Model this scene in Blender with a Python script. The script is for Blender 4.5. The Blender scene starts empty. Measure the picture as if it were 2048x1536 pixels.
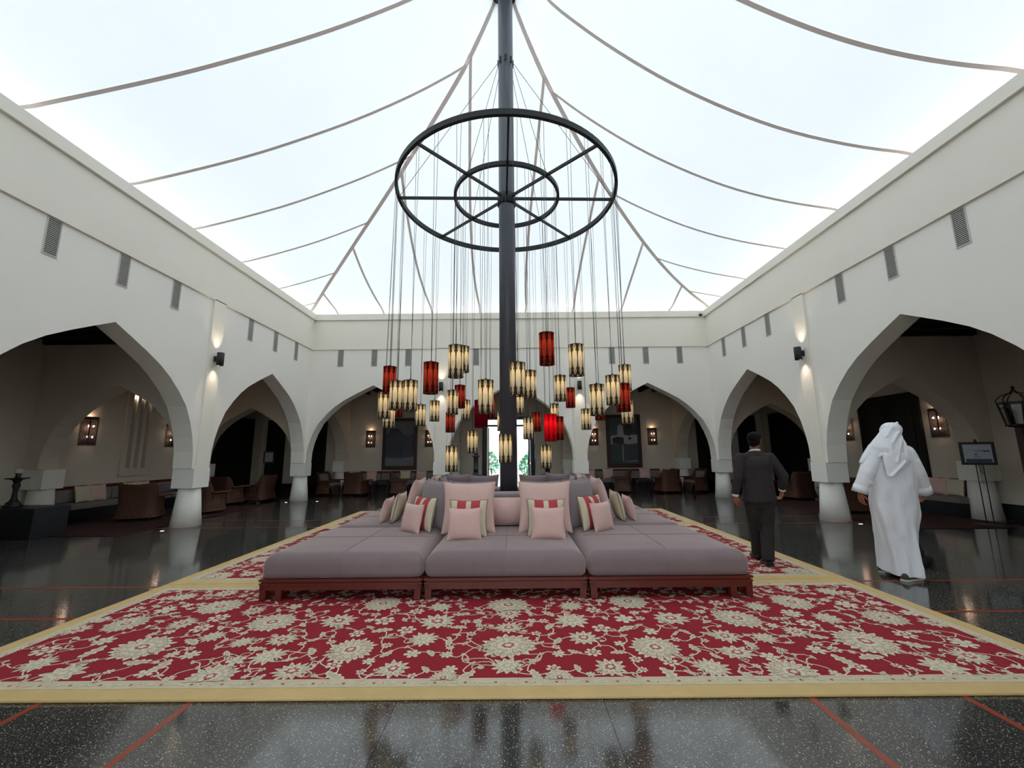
import bpy, math, random
from mathutils import Vector, Matrix

# ------------------------------------------------------------------ camera, light, exposure
SC = bpy.context.scene
COL = SC.collection
PI = math.pi

def make_camera():
    cam = bpy.data.cameras.new('camera'); o = bpy.data.objects.new('camera', cam); COL.objects.link(o)
    f, pitch, yaw, roll = 830.09, 0.1653, -0.0026, -0.0093
    cam.sensor_width = 36.0; cam.sensor_fit = 'HORIZONTAL'; cam.lens = f / 2048 * 36
    cam.clip_start = .05; cam.clip_end = 300
    fw = Vector((math.sin(yaw)*math.cos(pitch), math.cos(yaw)*math.cos(pitch), math.sin(pitch)))
    r0 = Vector((math.cos(yaw), -math.sin(yaw), 0)); u0 = r0.cross(fw)
    r = r0*math.cos(roll) + u0*math.sin(roll); u = -r0*math.sin(roll) + u0*math.cos(roll)
    m = Matrix((r, u, -fw)).transposed().to_4x4(); m.translation = Vector((.0977, 0, 1.5))
    o.matrix_world = m
    SC.camera = o
make_camera()

SKY = 3.3
def make_world():
    w = bpy.data.worlds.new('overcast_sky'); SC.world = w; w.use_nodes = True
    nt = w.node_tree; bg = nt.nodes['Background']
    bg.inputs[0].default_value = (.90, .965, 1.0, 1); bg.inputs[1].default_value = SKY
make_world()
SC.view_settings.view_transform = 'Standard'; SC.view_settings.look = 'None'
SC.view_settings.exposure = 0.2; SC.view_settings.gamma = 1.0
SC.view_settings.use_curve_mapping = False
SC.cycles.max_bounces = 6; SC.cycles.diffuse_bounces = 4; SC.cycles.glossy_bounces = 2; SC.cycles.adaptive_threshold = .03; SC.cycles.transmission_bounces = 4

# ------------------------------------------------------------------ materials
def lin(v):
    v /= 255.0
    return v/12.92 if v <= .04045 else ((v+.055)/1.055)**2.4
def rgb(r, g, b): return (lin(r), lin(g), lin(b), 1)

def mat(name, col, rough=.6, var=0.0, vscale=6.0, bump=0.0, bscale=120.0, metal=0.0, spec=.5, coord='Object', stretch=None, detail=4):
    m = bpy.data.materials.new(name); m.use_nodes = True
    nt = m.node_tree; b = nt.nodes['Principled BSDF']
    b.inputs['Base Color'].default_value = col; b.inputs['Roughness'].default_value = rough
    b.inputs['Metallic'].default_value = metal; b.inputs['Specular IOR Level'].default_value = spec
    if var or bump:
        tc = nt.nodes.new('ShaderNodeTexCoord'); src = tc.outputs[coord]
        if stretch:
            mp = nt.nodes.new('ShaderNodeMapping'); mp.inputs['Scale'].default_value = stretch
            nt.links.new(src, mp.inputs[0]); src = mp.outputs[0]
    if var:
        n = nt.nodes.new('ShaderNodeTexNoise'); n.inputs['Scale'].default_value = vscale; n.inputs['Detail'].default_value = detail
        nt.links.new(src, n.inputs['Vector'])
        mx = nt.nodes.new('ShaderNodeMix'); mx.data_type = 'RGBA'
        mx.inputs[6].default_value = tuple(c*(1-var) for c in col[:3])+(1,)
        mx.inputs[7].default_value = tuple(min(1, c*(1+var)) for c in col[:3])+(1,)
        nt.links.new(n.outputs['Fac'], mx.inputs[0]); nt.links.new(mx.outputs[2], b.inputs['Base Color'])
    if bump:
        n2 = nt.nodes.new('ShaderNodeTexNoise'); n2.inputs['Scale'].default_value = bscale
        nt.links.new(src, n2.inputs['Vector'])
        bp = nt.nodes.new('ShaderNodeBump'); bp.inputs['Strength'].default_value = bump; bp.inputs['Distance'].default_value = .01
        nt.links.new(n2.outputs['Fac'], bp.inputs['Height']); nt.links.new(bp.outputs[0], b.inputs['Normal'])
    return m

def emis(name, col, strength):
    m = bpy.data.materials.new(name); m.use_nodes = True
    b = m.node_tree.nodes['Principled BSDF']
    b.inputs['Base Color'].default_value = col
    b.inputs['Emission Color'].default_value = col; b.inputs['Emission Strength'].default_value = strength
    return m

MT = {}
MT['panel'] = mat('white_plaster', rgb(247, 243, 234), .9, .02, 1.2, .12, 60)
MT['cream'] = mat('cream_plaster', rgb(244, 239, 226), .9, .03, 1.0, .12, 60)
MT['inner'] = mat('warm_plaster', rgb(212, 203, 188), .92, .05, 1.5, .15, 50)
MT['shaft'] = mat('column_plaster', rgb(240, 238, 230), .85, .03, 2, .1, 60)
MT['pole'] = mat('slate_grey_steel', rgb(80, 82, 92), .40, .06, 3, metal=.25)
MT['iron'] = mat('black_iron', rgb(34, 36, 38), .5, .1, 8, metal=.3)
MT['cable'] = mat('dark_cable', rgb(48, 48, 48), .5)
MT['webbing'] = mat('taupe_webbing', rgb(190, 176, 168), .9)
def thin_webbing():
    nt = MT['webbing'].node_tree; b = nt.nodes['Principled BSDF']; out = [n for n in nt.nodes if n.type == 'OUTPUT_MATERIAL'][0]
    t = nt.nodes.new('ShaderNodeBsdfTranslucent'); t.inputs[0].default_value = (.13, .115, .11, 1); a = nt.nodes.new('ShaderNodeAddShader')
    nt.links.new(b.outputs[0], a.inputs[0]); nt.links.new(t.outputs[0], a.inputs[1]); nt.links.new(a.outputs[0], out.inputs[0])
thin_webbing()
MT['gold'] = mat('gold_wool', rgb(218, 186, 128), .95, .12, 5, .5, 260)
MT['sage_wool'] = mat('sage_wool', rgb(212, 198, 166), .95, .16, 14, .3, 260)
MT['red_wool'] = mat('red_wool', rgb(152, 18, 38), .95, .10, 6, .4, 260)
MT['cream_wool'] = mat('cream_wool', rgb(228, 214, 190), .95, .13, 30, .3, 260)
MT['green_wool'] = mat('grey_green_wool', rgb(200, 190, 160), .95, .20, 28, .3, 260)
MT['rose_wool'] = mat('rose_wool', rgb(176, 96, 98), .95, .12, 12, .3, 260)
MT['dark_rug'] = mat('dark_red_wool', rgb(58, 15, 14), .95, .25, 4, .3, 200)
MT['terracotta'] = mat('terracotta_inlay', rgb(150, 62, 38), .3, .12, 12)
MT['mahog'] = mat('red_brown_timber', rgb(100, 33, 22), .42, .22, 3, .15, 40, stretch=(1, 1, 14))
MT['darkwood'] = mat('dark_timber', rgb(58, 32, 24), .5, .25, 3, .15, 30)
MT['beam'] = mat('charcoal_timber', rgb(44, 36, 31), .8, .2, 3)
MT['blackdoor'] = mat('black_timber', rgb(14, 14, 16), .6, .2, 4)
MT['navy'] = mat('navy_black_stone', rgb(24, 27, 34), .45, .15, 6)
MT['mauve_piping'] = mat('mauve_piping', rgb(120, 105, 107), .9)
MT['bench_grey'] = mat('bench_grey_fabric', rgb(128, 122, 120), .95, .06, 8, .2, 300)
MT['pinkpipe'] = mat('pink_piping', rgb(222, 180, 168), .9)
MT['creamcloth'] = mat('cream_linen', rgb(214, 202, 176), .95, .06, 10, .25, 260)
MT['rosecloth'] = mat('rose_linen', rgb(186, 68, 80), .95, .06, 10, .25, 260)
MT['darkpipe'] = mat('olive_piping', rgb(110, 96, 74), .9)
MT['thobe'] = mat('white_cotton', rgb(238, 240, 246), .85, .02, 4, .55, 6, stretch=(2.6, 2.6, .55))
MT['suit'] = mat('charcoal_wool_suit', rgb(46, 41, 42), .88, .08, 60, .2, 9)
MT['trouser'] = mat('charcoal_wool_trousers', rgb(39, 34, 35), .9, .08, 60, .2, 9)
MT['skin'] = mat('brown_skin', rgb(150, 92, 70), .55, .06, 10)
MT['hair'] = mat('black_hair', rgb(7, 8, 10), .85, .2, 90, .5, 160, spec=.2)
MT['shirt'] = mat('white_shirt', rgb(236, 234, 230), .8)
MT['leather'] = mat('black_leather', rgb(20, 20, 22), .35)
MT['brownshoe'] = mat('brown_suede', rgb(72, 60, 54), .85)
MT['sole'] = mat('white_rubber', rgb(214, 208, 200), .7)
MT['blackcloth'] = mat('black_cloth', rgb(17, 17, 21), .8, .1, 20)
MT['wicker'] = None
MT['vent'] = mat('vent_white_metal', rgb(205, 203, 196), .6)
MT['ventdark'] = mat('vent_dark_slot', rgb(22, 22, 22), .9)
MT['blackmetal'] = mat('matt_black_metal', rgb(30, 31, 34), .55)
MT['brass'] = mat('aged_brass', rgb(110, 82, 52), .4, .15, 10, metal=.8)
MT['slotdark'] = mat('slot_plaster', rgb(176, 166, 150), .9)

def fabric_weave(name, c1, c2, scale=140, axis=0, rough=.95):
    m = bpy.data.materials.new(name); m.use_nodes = True; nt = m.node_tree; b = nt.nodes['Principled BSDF']
    b.inputs['Roughness'].default_value = rough
    tc = nt.nodes.new('ShaderNodeTexCoord')
    wv = nt.nodes.new('ShaderNodeTexWave'); wv.inputs['Scale'].default_value = scale*.16
    wv.bands_direction = 'XYZ'[axis]; wv.inputs['Distortion'].default_value = 1.2
    nz = nt.nodes.new('ShaderNodeTexNoise'); nz.inputs['Scale'].default_value = 5
    nt.links.new(tc.outputs['Object'], wv.inputs[0]); nt.links.new(tc.outputs['Object'], nz.inputs['Vector'])
    ad = nt.nodes.new('ShaderNodeMath'); ad.operation = 'MULTIPLY_ADD'; ad.inputs[1].default_value = .45; 
    nt.links.new(wv.outputs['Fac'], ad.inputs[0])
    ml = nt.nodes.new('ShaderNodeMath'); ml.operation = 'MULTIPLY'; ml.inputs[1].default_value = .55
    nt.links.new(nz.outputs['Fac'], ml.inputs[0]); nt.links.new(ml.outputs[0], ad.inputs[2])
    mx = nt.nodes.new('ShaderNodeMix'); mx.data_type = 'RGBA'; mx.inputs[6].default_value = c1; mx.inputs[7].default_value = c2
    nt.links.new(ad.outputs[0], mx.inputs[0]); nt.links.new(mx.outputs[2], b.inputs['Base Color'])
    bp = nt.nodes.new('ShaderNodeBump'); bp.inputs['Strength'].default_value = .25; bp.inputs['Distance'].default_value = .004
    nt.links.new(wv.outputs['Fac'], bp.inputs['Height']); nt.links.new(bp.outputs[0], b.inputs['Normal'])
    b.inputs['Sheen Weight'].default_value = .45; b.inputs['Sheen Roughness'].default_value = .4
    return m
MT['pink'] = fabric_weave('dusty_pink_ribbed_fabric', rgb(208, 168, 160), rgb(234, 200, 192), 260, 0)
MT['grey'] = fabric_weave('mauve_grey_linen', rgb(130, 116, 120), rgb(154, 140, 144), 300, 2)

def mattress_mat():
    # fabric of four panels laid with the nap turned: slight checker
    m = fabric_weave('mauve_mattress_fabric', rgb(124, 107, 110), rgb(147, 130, 132), 420, 0)
    nt = m.node_tree; b = nt.nodes['Principled BSDF']; b.inputs['Sheen Weight'].default_value = 1.0; b.inputs['Sheen Roughness'].default_value = .35; b.inputs['Sheen Tint'].default_value = rgb(235, 215, 212); old = b.inputs['Base Color'].links[0].from_socket
    tc = nt.nodes.new('ShaderNodeTexCoord'); sp = nt.nodes.new('ShaderNodeSeparateXYZ'); nt.links.new(tc.outputs['Object'], sp.inputs[0])
    mu = nt.nodes.new('ShaderNodeMath'); mu.operation = 'MULTIPLY'
    nt.links.new(sp.outputs[0], mu.inputs[0]); nt.links.new(sp.outputs[1], mu.inputs[1])
    gt = nt.nodes.new('ShaderNodeMath'); gt.operation = 'GREATER_THAN'; gt.inputs[1].default_value = 0
    nt.links.new(mu.outputs[0], gt.inputs[0])
    sc = nt.nodes.new('ShaderNodeMath'); sc.operation = 'MULTIPLY'; sc.inputs[1].default_value = .16
    nt.links.new(gt.outputs[0], sc.inputs[0])
    mx = nt.nodes.new('ShaderNodeMix'); mx.data_type = 'RGBA'; mx.blend_type = 'MULTIPLY'
    mx.inputs[7].default_value = (.55, .55, .55, 1)
    nt.links.new(sc.outputs[0], mx.inputs[0]); nt.links.new(old, mx.inputs[6]); nt.links.new(mx.outputs[2], b.inputs['Base Color'])
    return m
MT['mattress'] = mattress_mat()

def terrazzo():
    m = bpy.data.materials.new('polished_dark_terrazzo'); m.use_nodes = True; nt = m.node_tree; b = nt.nodes['Principled BSDF']
    g = nt.nodes.new('ShaderNodeNewGeometry')
    prev = None
    base = rgb(62, 61, 59)
    last = None
    for sc, thr, keep, col in ((150, .30, .62, rgb(178, 174, 162)), (70, .20, .55, rgb(205, 201, 190)), (110, .28, .45, rgb(30, 30, 30))):
        v = nt.nodes.new('ShaderNodeTexVoronoi'); v.inputs['Scale'].default_value = sc
        nt.links.new(g.outputs['Position'], v.inputs['Vector'])
        lt = nt.nodes.new('ShaderNodeMath'); lt.operation = 'LESS_THAN'; lt.inputs[1].default_value = thr
        nt.links.new(v.outputs['Distance'], lt.inputs[0])
        sp = nt.nodes.new('ShaderNodeSeparateColor'); nt.links.new(v.outputs['Color'], sp.inputs[0])
        gt = nt.nodes.new('ShaderNodeMath'); gt.operation = 'GREATER_THAN'; gt.inputs[1].default_value = keep
        nt.links.new(sp.outputs[0], gt.inputs[0])
        mu = nt.nodes.new('ShaderNodeMath'); mu.operation = 'MULTIPLY'
        nt.links.new(lt.outputs[0], mu.inputs[0]); nt.links.new(gt.outputs[0], mu.inputs[1])
        mx = nt.nodes.new('ShaderNodeMix'); mx.data_type = 'RGBA'; mx.inputs[7].default_value = col
        if last is None: mx.inputs[6].default_value = base
        else: nt.links.new(last, mx.inputs[6])
        nt.links.new(mu.outputs[0], mx.inputs[0]); last = mx.outputs[2]
    nt.links.new(last, b.inputs['Base Color'])
    n = nt.nodes.new('ShaderNodeTexNoise'); n.inputs['Scale'].default_value = 1.3
    nt.links.new(g.outputs['Position'], n.inputs['Vector'])
    mr = nt.nodes.new('ShaderNodeMapRange'); mr.inputs[3].default_value = .07; mr.inputs[4].default_value = .125
    nt.links.new(n.outputs['Fac'], mr.inputs[0]); nt.links.new(mr.outputs[0], b.inputs['Roughness'])
    b.inputs['IOR'].default_value = 1.75
    return m
MT['terrazzo'] = terrazzo()

def wicker():
    m = bpy.data.materials.new('woven_rattan'); m.use_nodes = True; nt = m.node_tree; b = nt.nodes['Principled BSDF']
    tc = nt.nodes.new('ShaderNodeTexCoord')
    br = nt.nodes.new('ShaderNodeTexBrick'); br.inputs['Scale'].default_value = 16
    br.inputs['Color1'].default_value = rgb(116, 74, 52); br.inputs['Color2'].default_value = rgb(88, 54, 38); br.inputs['Mortar'].default_value = rgb(36, 18, 14)
    br.inputs['Mortar Size'].default_value = .035; br.inputs['Row Height'].default_value = .3
    mp = nt.nodes.new('ShaderNodeMapping'); mp.inputs['Rotation'].default_value = (PI/2, 0, 0)
    nt.links.new(tc.outputs['Object'], mp.inputs[0]); nt.links.new(mp.outputs[0], br.inputs[0])
    nt.links.new(br.outputs['Color'], b.inputs['Base Color'])
    bp = nt.nodes.new('ShaderNodeBump'); bp.inputs['Strength'].default_value = .8; bp.inputs['Distance'].default_value = .01
    bp.invert = True
    nt.links.new(br.outputs['Fac'], bp.inputs['Height']); nt.links.new(bp.outputs[0], b.inputs['Normal'])
    b.inputs['Roughness'].default_value = .6
    return m
MT['wicker'] = wicker()

def tent_mat():
    m = bpy.data.materials.new('white_tent_fabric'); m.use_nodes = True; nt = m.node_tree
    for n in list(nt.nodes):
        if n.type != 'OUTPUT_MATERIAL': nt.nodes.remove(n)
    out = [n for n in nt.nodes if n.type == 'OUTPUT_MATERIAL'][0]
    tr = nt.nodes.new('ShaderNodeBsdfTranslucent'); df = nt.nodes.new('ShaderNodeBsdfDiffuse'); ad = nt.nodes.new('ShaderNodeAddShader')
    g = nt.nodes.new('ShaderNodeNewGeometry')
    nz = nt.nodes.new('ShaderNodeTexNoise'); nz.inputs['Scale'].default_value = .5; nz.inputs['Detail'].default_value = 8; nz.inputs['Roughness'].default_value = .65
    nt.links.new(g.outputs['Position'], nz.inputs['Vector'])
    mx = nt.nodes.new('ShaderNodeMix'); mx.data_type = 'RGBA'
    mx.inputs[6].default_value = (.196, .210, .222, 1); mx.inputs[7].default_value = (.228, .240, .250, 1)
    nt.links.new(nz.outputs['Fac'], mx.inputs[0]); nt.links.new(mx.outputs[2], tr.inputs[0])
    df.inputs[0].default_value = (.58, .58, .57, 1)
    nt.links.new(tr.outputs[0], ad.inputs[0]); nt.links.new(df.outputs[0], ad.inputs[1]); nt.links.new(ad.outputs[0], out.inputs[0])
    return m
MT['tent'] = tent_mat()

def shade_mat(name, petal, ground, n=8):
    # printed lampshade cloth: pointed petals between dark lattice ends
    m = bpy.data.materials.new(name); m.use_nodes = True; nt = m.node_tree
    for k in list(nt.nodes):
        if k.type != 'OUTPUT_MATERIAL': nt.nodes.remove(k)
    out = [k for k in nt.nodes if k.type == 'OUTPUT_MATERIAL'][0]
    def M(op, a, b=None, c=None):
        q = nt.nodes.new('ShaderNodeMath'); q.operation = op
        for i, v in enumerate((a, b, c)):
            if v is None: continue
            if isinstance(v, (int, float)): q.inputs[i].default_value = v
            else: nt.links.new(v, q.inputs[i])
        return q.outputs[0]
    tc = nt.nodes.new('ShaderNodeTexCoord'); sp = nt.nodes.new('ShaderNodeSeparateXYZ'); nt.links.new(tc.outputs['Object'], sp.inputs[0])
    ang = M('ARCTAN2', sp.outputs[1], sp.outputs[0])
    u = M('MULTIPLY', ang, n/(2*PI))
    fu = M('ABSOLUTE', M('SUBTRACT', M('FRACT', M('ADD', u, 50.0)), .5))           # 0 petal centre, .5 between
    v = M('DIVIDE', M('ADD', sp.outputs[2], .207), .414)                            # 0..1 up
    w = M('MULTIPLY', M('POWER', M('MAXIMUM', M('SINE', M('MULTIPLY', M('MULTIPLY_ADD', v, .90, .05), PI)), .0), .62), .48)
    pet = M('LESS_THAN', fu, M('SUBTRACT', w, .05))
    # lattice of thin crossing lines near both ends
    tri = M('ABSOLUTE', M('SUBTRACT', M('FRACT', M('ADD', M('MULTIPLY', u, 2.0), 50.0)), .5))
    ve = M('ABSOLUTE', M('SUBTRACT', v, .5))
    zig = M('ABSOLUTE', M('SUBTRACT', M('MULTIPLY', M('SUBTRACT', ve, .26), 4.6), M('MULTIPLY', tri, 2.0)))
    line = M('MULTIPLY', M('LESS_THAN', zig, .17), M('GREATER_THAN', ve, .24))
    rim = M('GREATER_THAN', ve, .485)
    mask = M('MULTIPLY', pet, M('SUBTRACT', 1.0, M('MAXIMUM', line, rim)))
    nz = nt.nodes.new('ShaderNodeTexNoise'); nz.inputs['Scale'].default_value = 30; nt.links.new(tc.outputs['Object'], nz.inputs['Vector'])
    mx = nt.nodes.new('ShaderNodeMix'); mx.data_type = 'RGBA'; mx.inputs[6].default_value = ground; mx.inputs[7].default_value = petal
    nt.links.new(mask, mx.inputs[0])
    hv = nt.nodes.new('ShaderNodeHueSaturation'); nt.links.new(mx.outputs[2], hv.inputs['Color']); nt.links.new(M('MULTIPLY_ADD', nz.outputs['Fac'], .4, .8), hv.inputs['Value'])
    tr = nt.nodes.new('ShaderNodeBsdfTranslucent'); df = nt.nodes.new('ShaderNodeBsdfDiffuse'); ad = nt.nodes.new('ShaderNodeMixShader')
    ad.inputs[0].default_value = .5
    nt.links.new(hv.outputs[0], tr.inputs[0]); nt.links.new(hv.outputs[0], df.inputs[0])
    nt.links.new(tr.outputs[0], ad.inputs[1]); nt.links.new(df.outputs[0], ad.inputs[2]); nt.links.new(ad.outputs[0], out.inputs[0])
    return m
MT['shade_cream'] = shade_mat('cream_leaf_print_shade', rgb(250, 238, 208), rgb(66, 54, 36))
MT['shade_red'] = shade_mat('rust_red_leaf_print_shade', rgb(190, 70, 52), rgb(64, 20, 18))
MT['shade_crimson'] = shade_mat('crimson_pleated_shade', rgb(120, 12, 36), rgb(82, 6, 24), 20)
MT['shade_bright'] = shade_mat('bright_red_leaf_print_shade', rgb(236, 24, 40), rgb(150, 8, 22))
MT['bulb'] = emis('warm_bulb_glass', (1, .72, .4, 1), 5)
MT['sconce_bulb'] = emis('sconce_bulb_glass', (1, .80, .68, 1), 13)
MT['floor_led'] = emis('floor_light_lens', (1, .97, .9, 1), 4)

def glass_mat():
    m = bpy.data.materials.new('clear_glass'); m.use_nodes = True; nt = m.node_tree
    for k in list(nt.nodes):
        if k.type != 'OUTPUT_MATERIAL': nt.nodes.remove(k)
    out = [k for k in nt.nodes if k.type == 'OUTPUT_MATERIAL'][0]
    t = nt.nodes.new('ShaderNodeBsdfTransparent'); t.inputs[0].default_value = (.86, .93, .93, 1)
    g = nt.nodes.new('ShaderNodeBsdfGlossy'); g.inputs['Roughness'].default_value = .02
    fr = nt.nodes.new('ShaderNodeFresnel'); mx = nt.nodes.new('ShaderNodeMixShader')
    nt.links.new(fr.outputs[0], mx.inputs[0]); nt.links.new(t.outputs[0], mx.inputs[1]); nt.links.new(g.outputs[0], mx.inputs[2]); nt.links.new(mx.outputs[0], out.inputs[0])
    return m
MT['glass'] = glass_mat()

# ------------------------------------------------------------------ mesh builder
class MB:
    def __init__(s): s.v = []; s.f = []; s.m = []; s.s = []
    def add(s, vs, fs, m=0, smooth=False):
        k = len(s.v); s.v += [tuple(p) for p in vs]
        for f in fs: s.f.append(tuple(i+k for i in f)); s.m.append(m); s.s.append(smooth)
        return s
    def box(s, x0, x1, y0, y1, z0, z1, m=0):
        vs = [(x, y, z) for z in (z0, z1) for y in (y0, y1) for x in (x0, x1)]
        return s.add(vs, [(0, 2, 3, 1), (4, 5, 7, 6), (0, 1, 5, 4), (2, 6, 7, 3), (0, 4, 6, 2), (1, 3, 7, 5)], m)
    def bar(s, a, b, w, h, m=0, up=(0, 0, 1)):
        a = Vector(a); b = Vector(b); d = (b-a).normalized(); up = Vector(up)
        if abs(d.dot(up)) > .98: up = Vector((1, 0, 0))
        x = d.cross(up).normalized()*w/2; y = x.cross(d).normalized()*h/2
        vs = [p+i*x+j*y for p in (a, b) for j in (-1, 1) for i in (-1, 1)]
        return s.add(vs, [(0, 1, 3, 2), (4, 6, 7, 5), (0, 4, 5, 1), (2, 3, 7, 6), (0, 2, 6, 4), (1, 5, 7, 3)], m)
    def tube(s, pts, r, n=8, m=0, cap=True, sy=1.0, ref=None):
        pts = [Vector(p) for p in pts]; k = len(pts)
        rs = r if isinstance(r, (list, tuple)) else [r]*k
        rings = []; prev = None
        for i, p in enumerate(pts):
            d = (pts[min(i+1, k-1)]-pts[max(i-1, 0)]).normalized()
            if prev is None:
                up = Vector(ref) if ref else (Vector((0, 0, 1)) if abs(d.z) < .9 else Vector((1, 0, 0)))
            else: up = prev
            x = up.cross(d)
            if x.length < 1e-6: x = Vector((0, 1, 0)).cross(d)
            x.normalize(); y = d.cross(x).normalized(); prev = y
            rings.append([p+x*math.cos(2*PI*j/n)*rs[i]+y*math.sin(2*PI*j/n)*rs[i]*sy for j in range(n)])
        vs = [q for rg in rings for q in rg]
        fs = [(i*n+j, i*n+(j+1) % n, (i+1)*n+(j+1) % n, (i+1)*n+j) for i in range(k-1) for j in range(n)]
        s.add(vs, fs, m, True)
        if cap:
            b = len(s.v)-len(vs)
            s.f.append(tuple(b+j for j in reversed(range(n)))); s.m.append(m); s.s.append(False)
            s.f.append(tuple(b+(k-1)*n+j for j in range(n))); s.m.append(m); s.s.append(False)
        return s
    def lathe(s, prof, n=24, c=(0, 0), m=0, smooth=True, sx=1, sy=1, cap=True):
        vs = [(c[0]+r*sx*math.cos(2*PI*j/n), c[1]+r*sy*math.sin(2*PI*j/n), z) for r, z in prof for j in range(n)]
        k = len(prof)
        s.add(vs, [(i*n+j, i*n+(j+1) % n, (i+1)*n+(j+1) % n, (i+1)*n+j) for i in range(k-1) for j in range(n)], m, smooth)
        b = len(s.v)-len(vs)
        if cap and prof[0][0] > 1e-4: s.f.append(tuple(b+j for j in reversed(range(n)))); s.m.append(m); s.s.append(False)
        if cap and prof[-1][0] > 1e-4: s.f.append(tuple(b+(k-1)*n+j for j in range(n))); s.m.append(m); s.s.append(False)
        return s
    def grid(s, fn, ni, nj, m=0, smooth=True, closed=False):
        vs = [fn(i, j) for i in range(ni) for j in range(nj)]
        fs = []
        for i in range(ni-1):
            for j in range(nj if closed else nj-1):
                j2 = (j+1) % nj
                fs.append((i*nj+j, i*nj+j2, (i+1)*nj+j2, (i+1)*nj+j))
        return s.add(vs, fs, m, smooth)
    def poly(s, pts, m=0): return s.add(pts, [tuple(range(len(pts)))], m)
    def prism(s, pts, z0, z1, m=0):
        n = len(pts); vs = [(p[0], p[1], z0) for p in pts]+[(p[0], p[1], z1) for p in pts]
        return s.add(vs, [tuple(reversed(range(n))), tuple(range(n, 2*n))]+[(i, (i+1) % n, n+(i+1) % n, n+i) for i in range(n)], m)
    def mesh(s, name, mats):
        me = bpy.data.meshes.new(name); me.from_pydata(s.v, [], s.f)
        for q in (mats if isinstance(mats, (list, tuple)) else [mats]): me.materials.append(MT[q] if isinstance(q, str) else q)
        me.polygons.foreach_set('material_index', s.m); me.polygons.foreach_set('use_smooth', s.s); me.update()
        return me
    def build(s, name, mats, parent=None, loc=None, rot=None, bevel=0):
        o = bpy.data.objects.new(name, s.mesh(name, mats)); COL.objects.link(o)
        if parent: o.parent = parent
        if loc: o.location = loc
        if rot: o.rotation_euler = rot
        if bevel:
            b = o.modifiers.new('bevel', 'BEVEL'); b.width = bevel; b.segments = 2; b.limit_method = 'ANGLE'
        return o

def tag(o, label, cat, group=None):
    o['label'] = label; o['category'] = cat
    if group: o['group'] = group
    return o
def struct(o): o['kind'] = 'structure'; return o
def thing(name, label, cat, loc=(0, 0, 0), rz=0, group=None):
    o = bpy.data.objects.new(name, None); COL.objects.link(o); o.empty_display_size = .1
    o.location = loc; o.rotation_euler = (0, 0, rz); tag(o, label, cat, group); return o
def inst(name, me, parent=None, loc=(0, 0, 0), rot=(0, 0, 0)):
    o = bpy.data.objects.new(name, me); COL.objects.link(o)
    if parent: o.parent = parent
    o.location = loc; o.rotation_euler = rot; return o
def copy_tree(o, loc, rot, label=None, group=None):
    r = o.copy(); COL.objects.link(r); r.location = loc; r.rotation_euler = rot
    if label: r['label'] = label
    if group: r['group'] = group
    for ch in list(o.children):
        c = ch.copy(); COL.objects.link(c); c.parent = r
        for g in list(ch.children):
            d = g.copy(); COL.objects.link(d); d.parent = c
    return r
def light(kind, name, parent, loc, power, col, rot=None, size=.03, spot=None, blend=.5):
    l = bpy.data.lights.new(name, kind); l.energy = power; l.color = col; l.shadow_soft_size = size
    if spot: l.spot_size = spot; l.spot_blend = blend
    o = bpy.data.objects.new(name, l); COL.objects.link(o); o.parent = parent; o.location = loc
    if rot: o.rotation_euler = rot
    return o
random.seed(7)
# ------------------------------------------------------------------ the court
W = 6.84; B = 13.99; F = -.06; PY = 7.12; SPR = 1.24
PIER_Y = [14.22, 9.40, 4.58, -.30]
OUT = 10.6; BACK = 17.7; FRONT = -3.9
PROF = [(2.15, 1.24), (2.13, 1.6), (2.07, 1.9), (1.97, 2.2), (1.80, 2.55), (1.55, 2.85), (1.29, 3.10), (1.02, 3.30), (.67, 3.50), (.34, 3.67), (0, 3.84)]
def arch_curve(c, hw, apex):
    k = hw/2.15; kz = (apex-SPR)/2.60
    L = [(c-u*k, SPR+(z-SPR)*kz) for u, z in PROF]
    return L+[(c+u*k, SPR+(z-SPR)*kz) for u, z in reversed(PROF[:-1])]
def arcade_mesh(mp, u0, u1, arches, t0, t1, top):
    mb = MB()
    line = [(u0, SPR)]
    for c, hw, ap in arches:
        line += arch_curve(c, hw, ap)
    line.append((u1, SPR))
    for (a, za), (b, zb) in zip(line[:-1], line[1:]):
        if b-a > 1e-4:
            for t in (t0, t1):
                mb.add([mp(a, t, za), mp(b, t, zb), mp(b, t, top), mp(a, t, top)], [(0, 1, 2, 3)])
        mb.add([mp(a, t0, za), mp(b, t0, zb), mp(b, t1, zb), mp(a, t1, za)], [(0, 1, 2, 3)], 0, b-a < 1)
    for u in (u0, u1):
        mb.add([mp(u, t0, SPR), mp(u, t1, SPR), mp(u, t1, top), mp(u, t0, top)], [(0, 1, 2, 3)])
    mb.add([mp(u0, t0, top), mp(u1, t0, top), mp(u1, t1, top), mp(u0, t1, top)], [(0, 1, 2, 3)])
    return mb
def mbox(mb, mp, u0, u1, t0, t1, z0, z1, m=0):
    P = [mp(u, t, z) for z in (z0, z1) for t in (t0, t1) for u in (u0, u1)]
    return mb.add(P, [(0, 2, 3, 1), (4, 5, 7, 6), (0, 1, 5, 4), (2, 6, 7, 3), (0, 4, 6, 2), (1, 3, 7, 5)], m)
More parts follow.
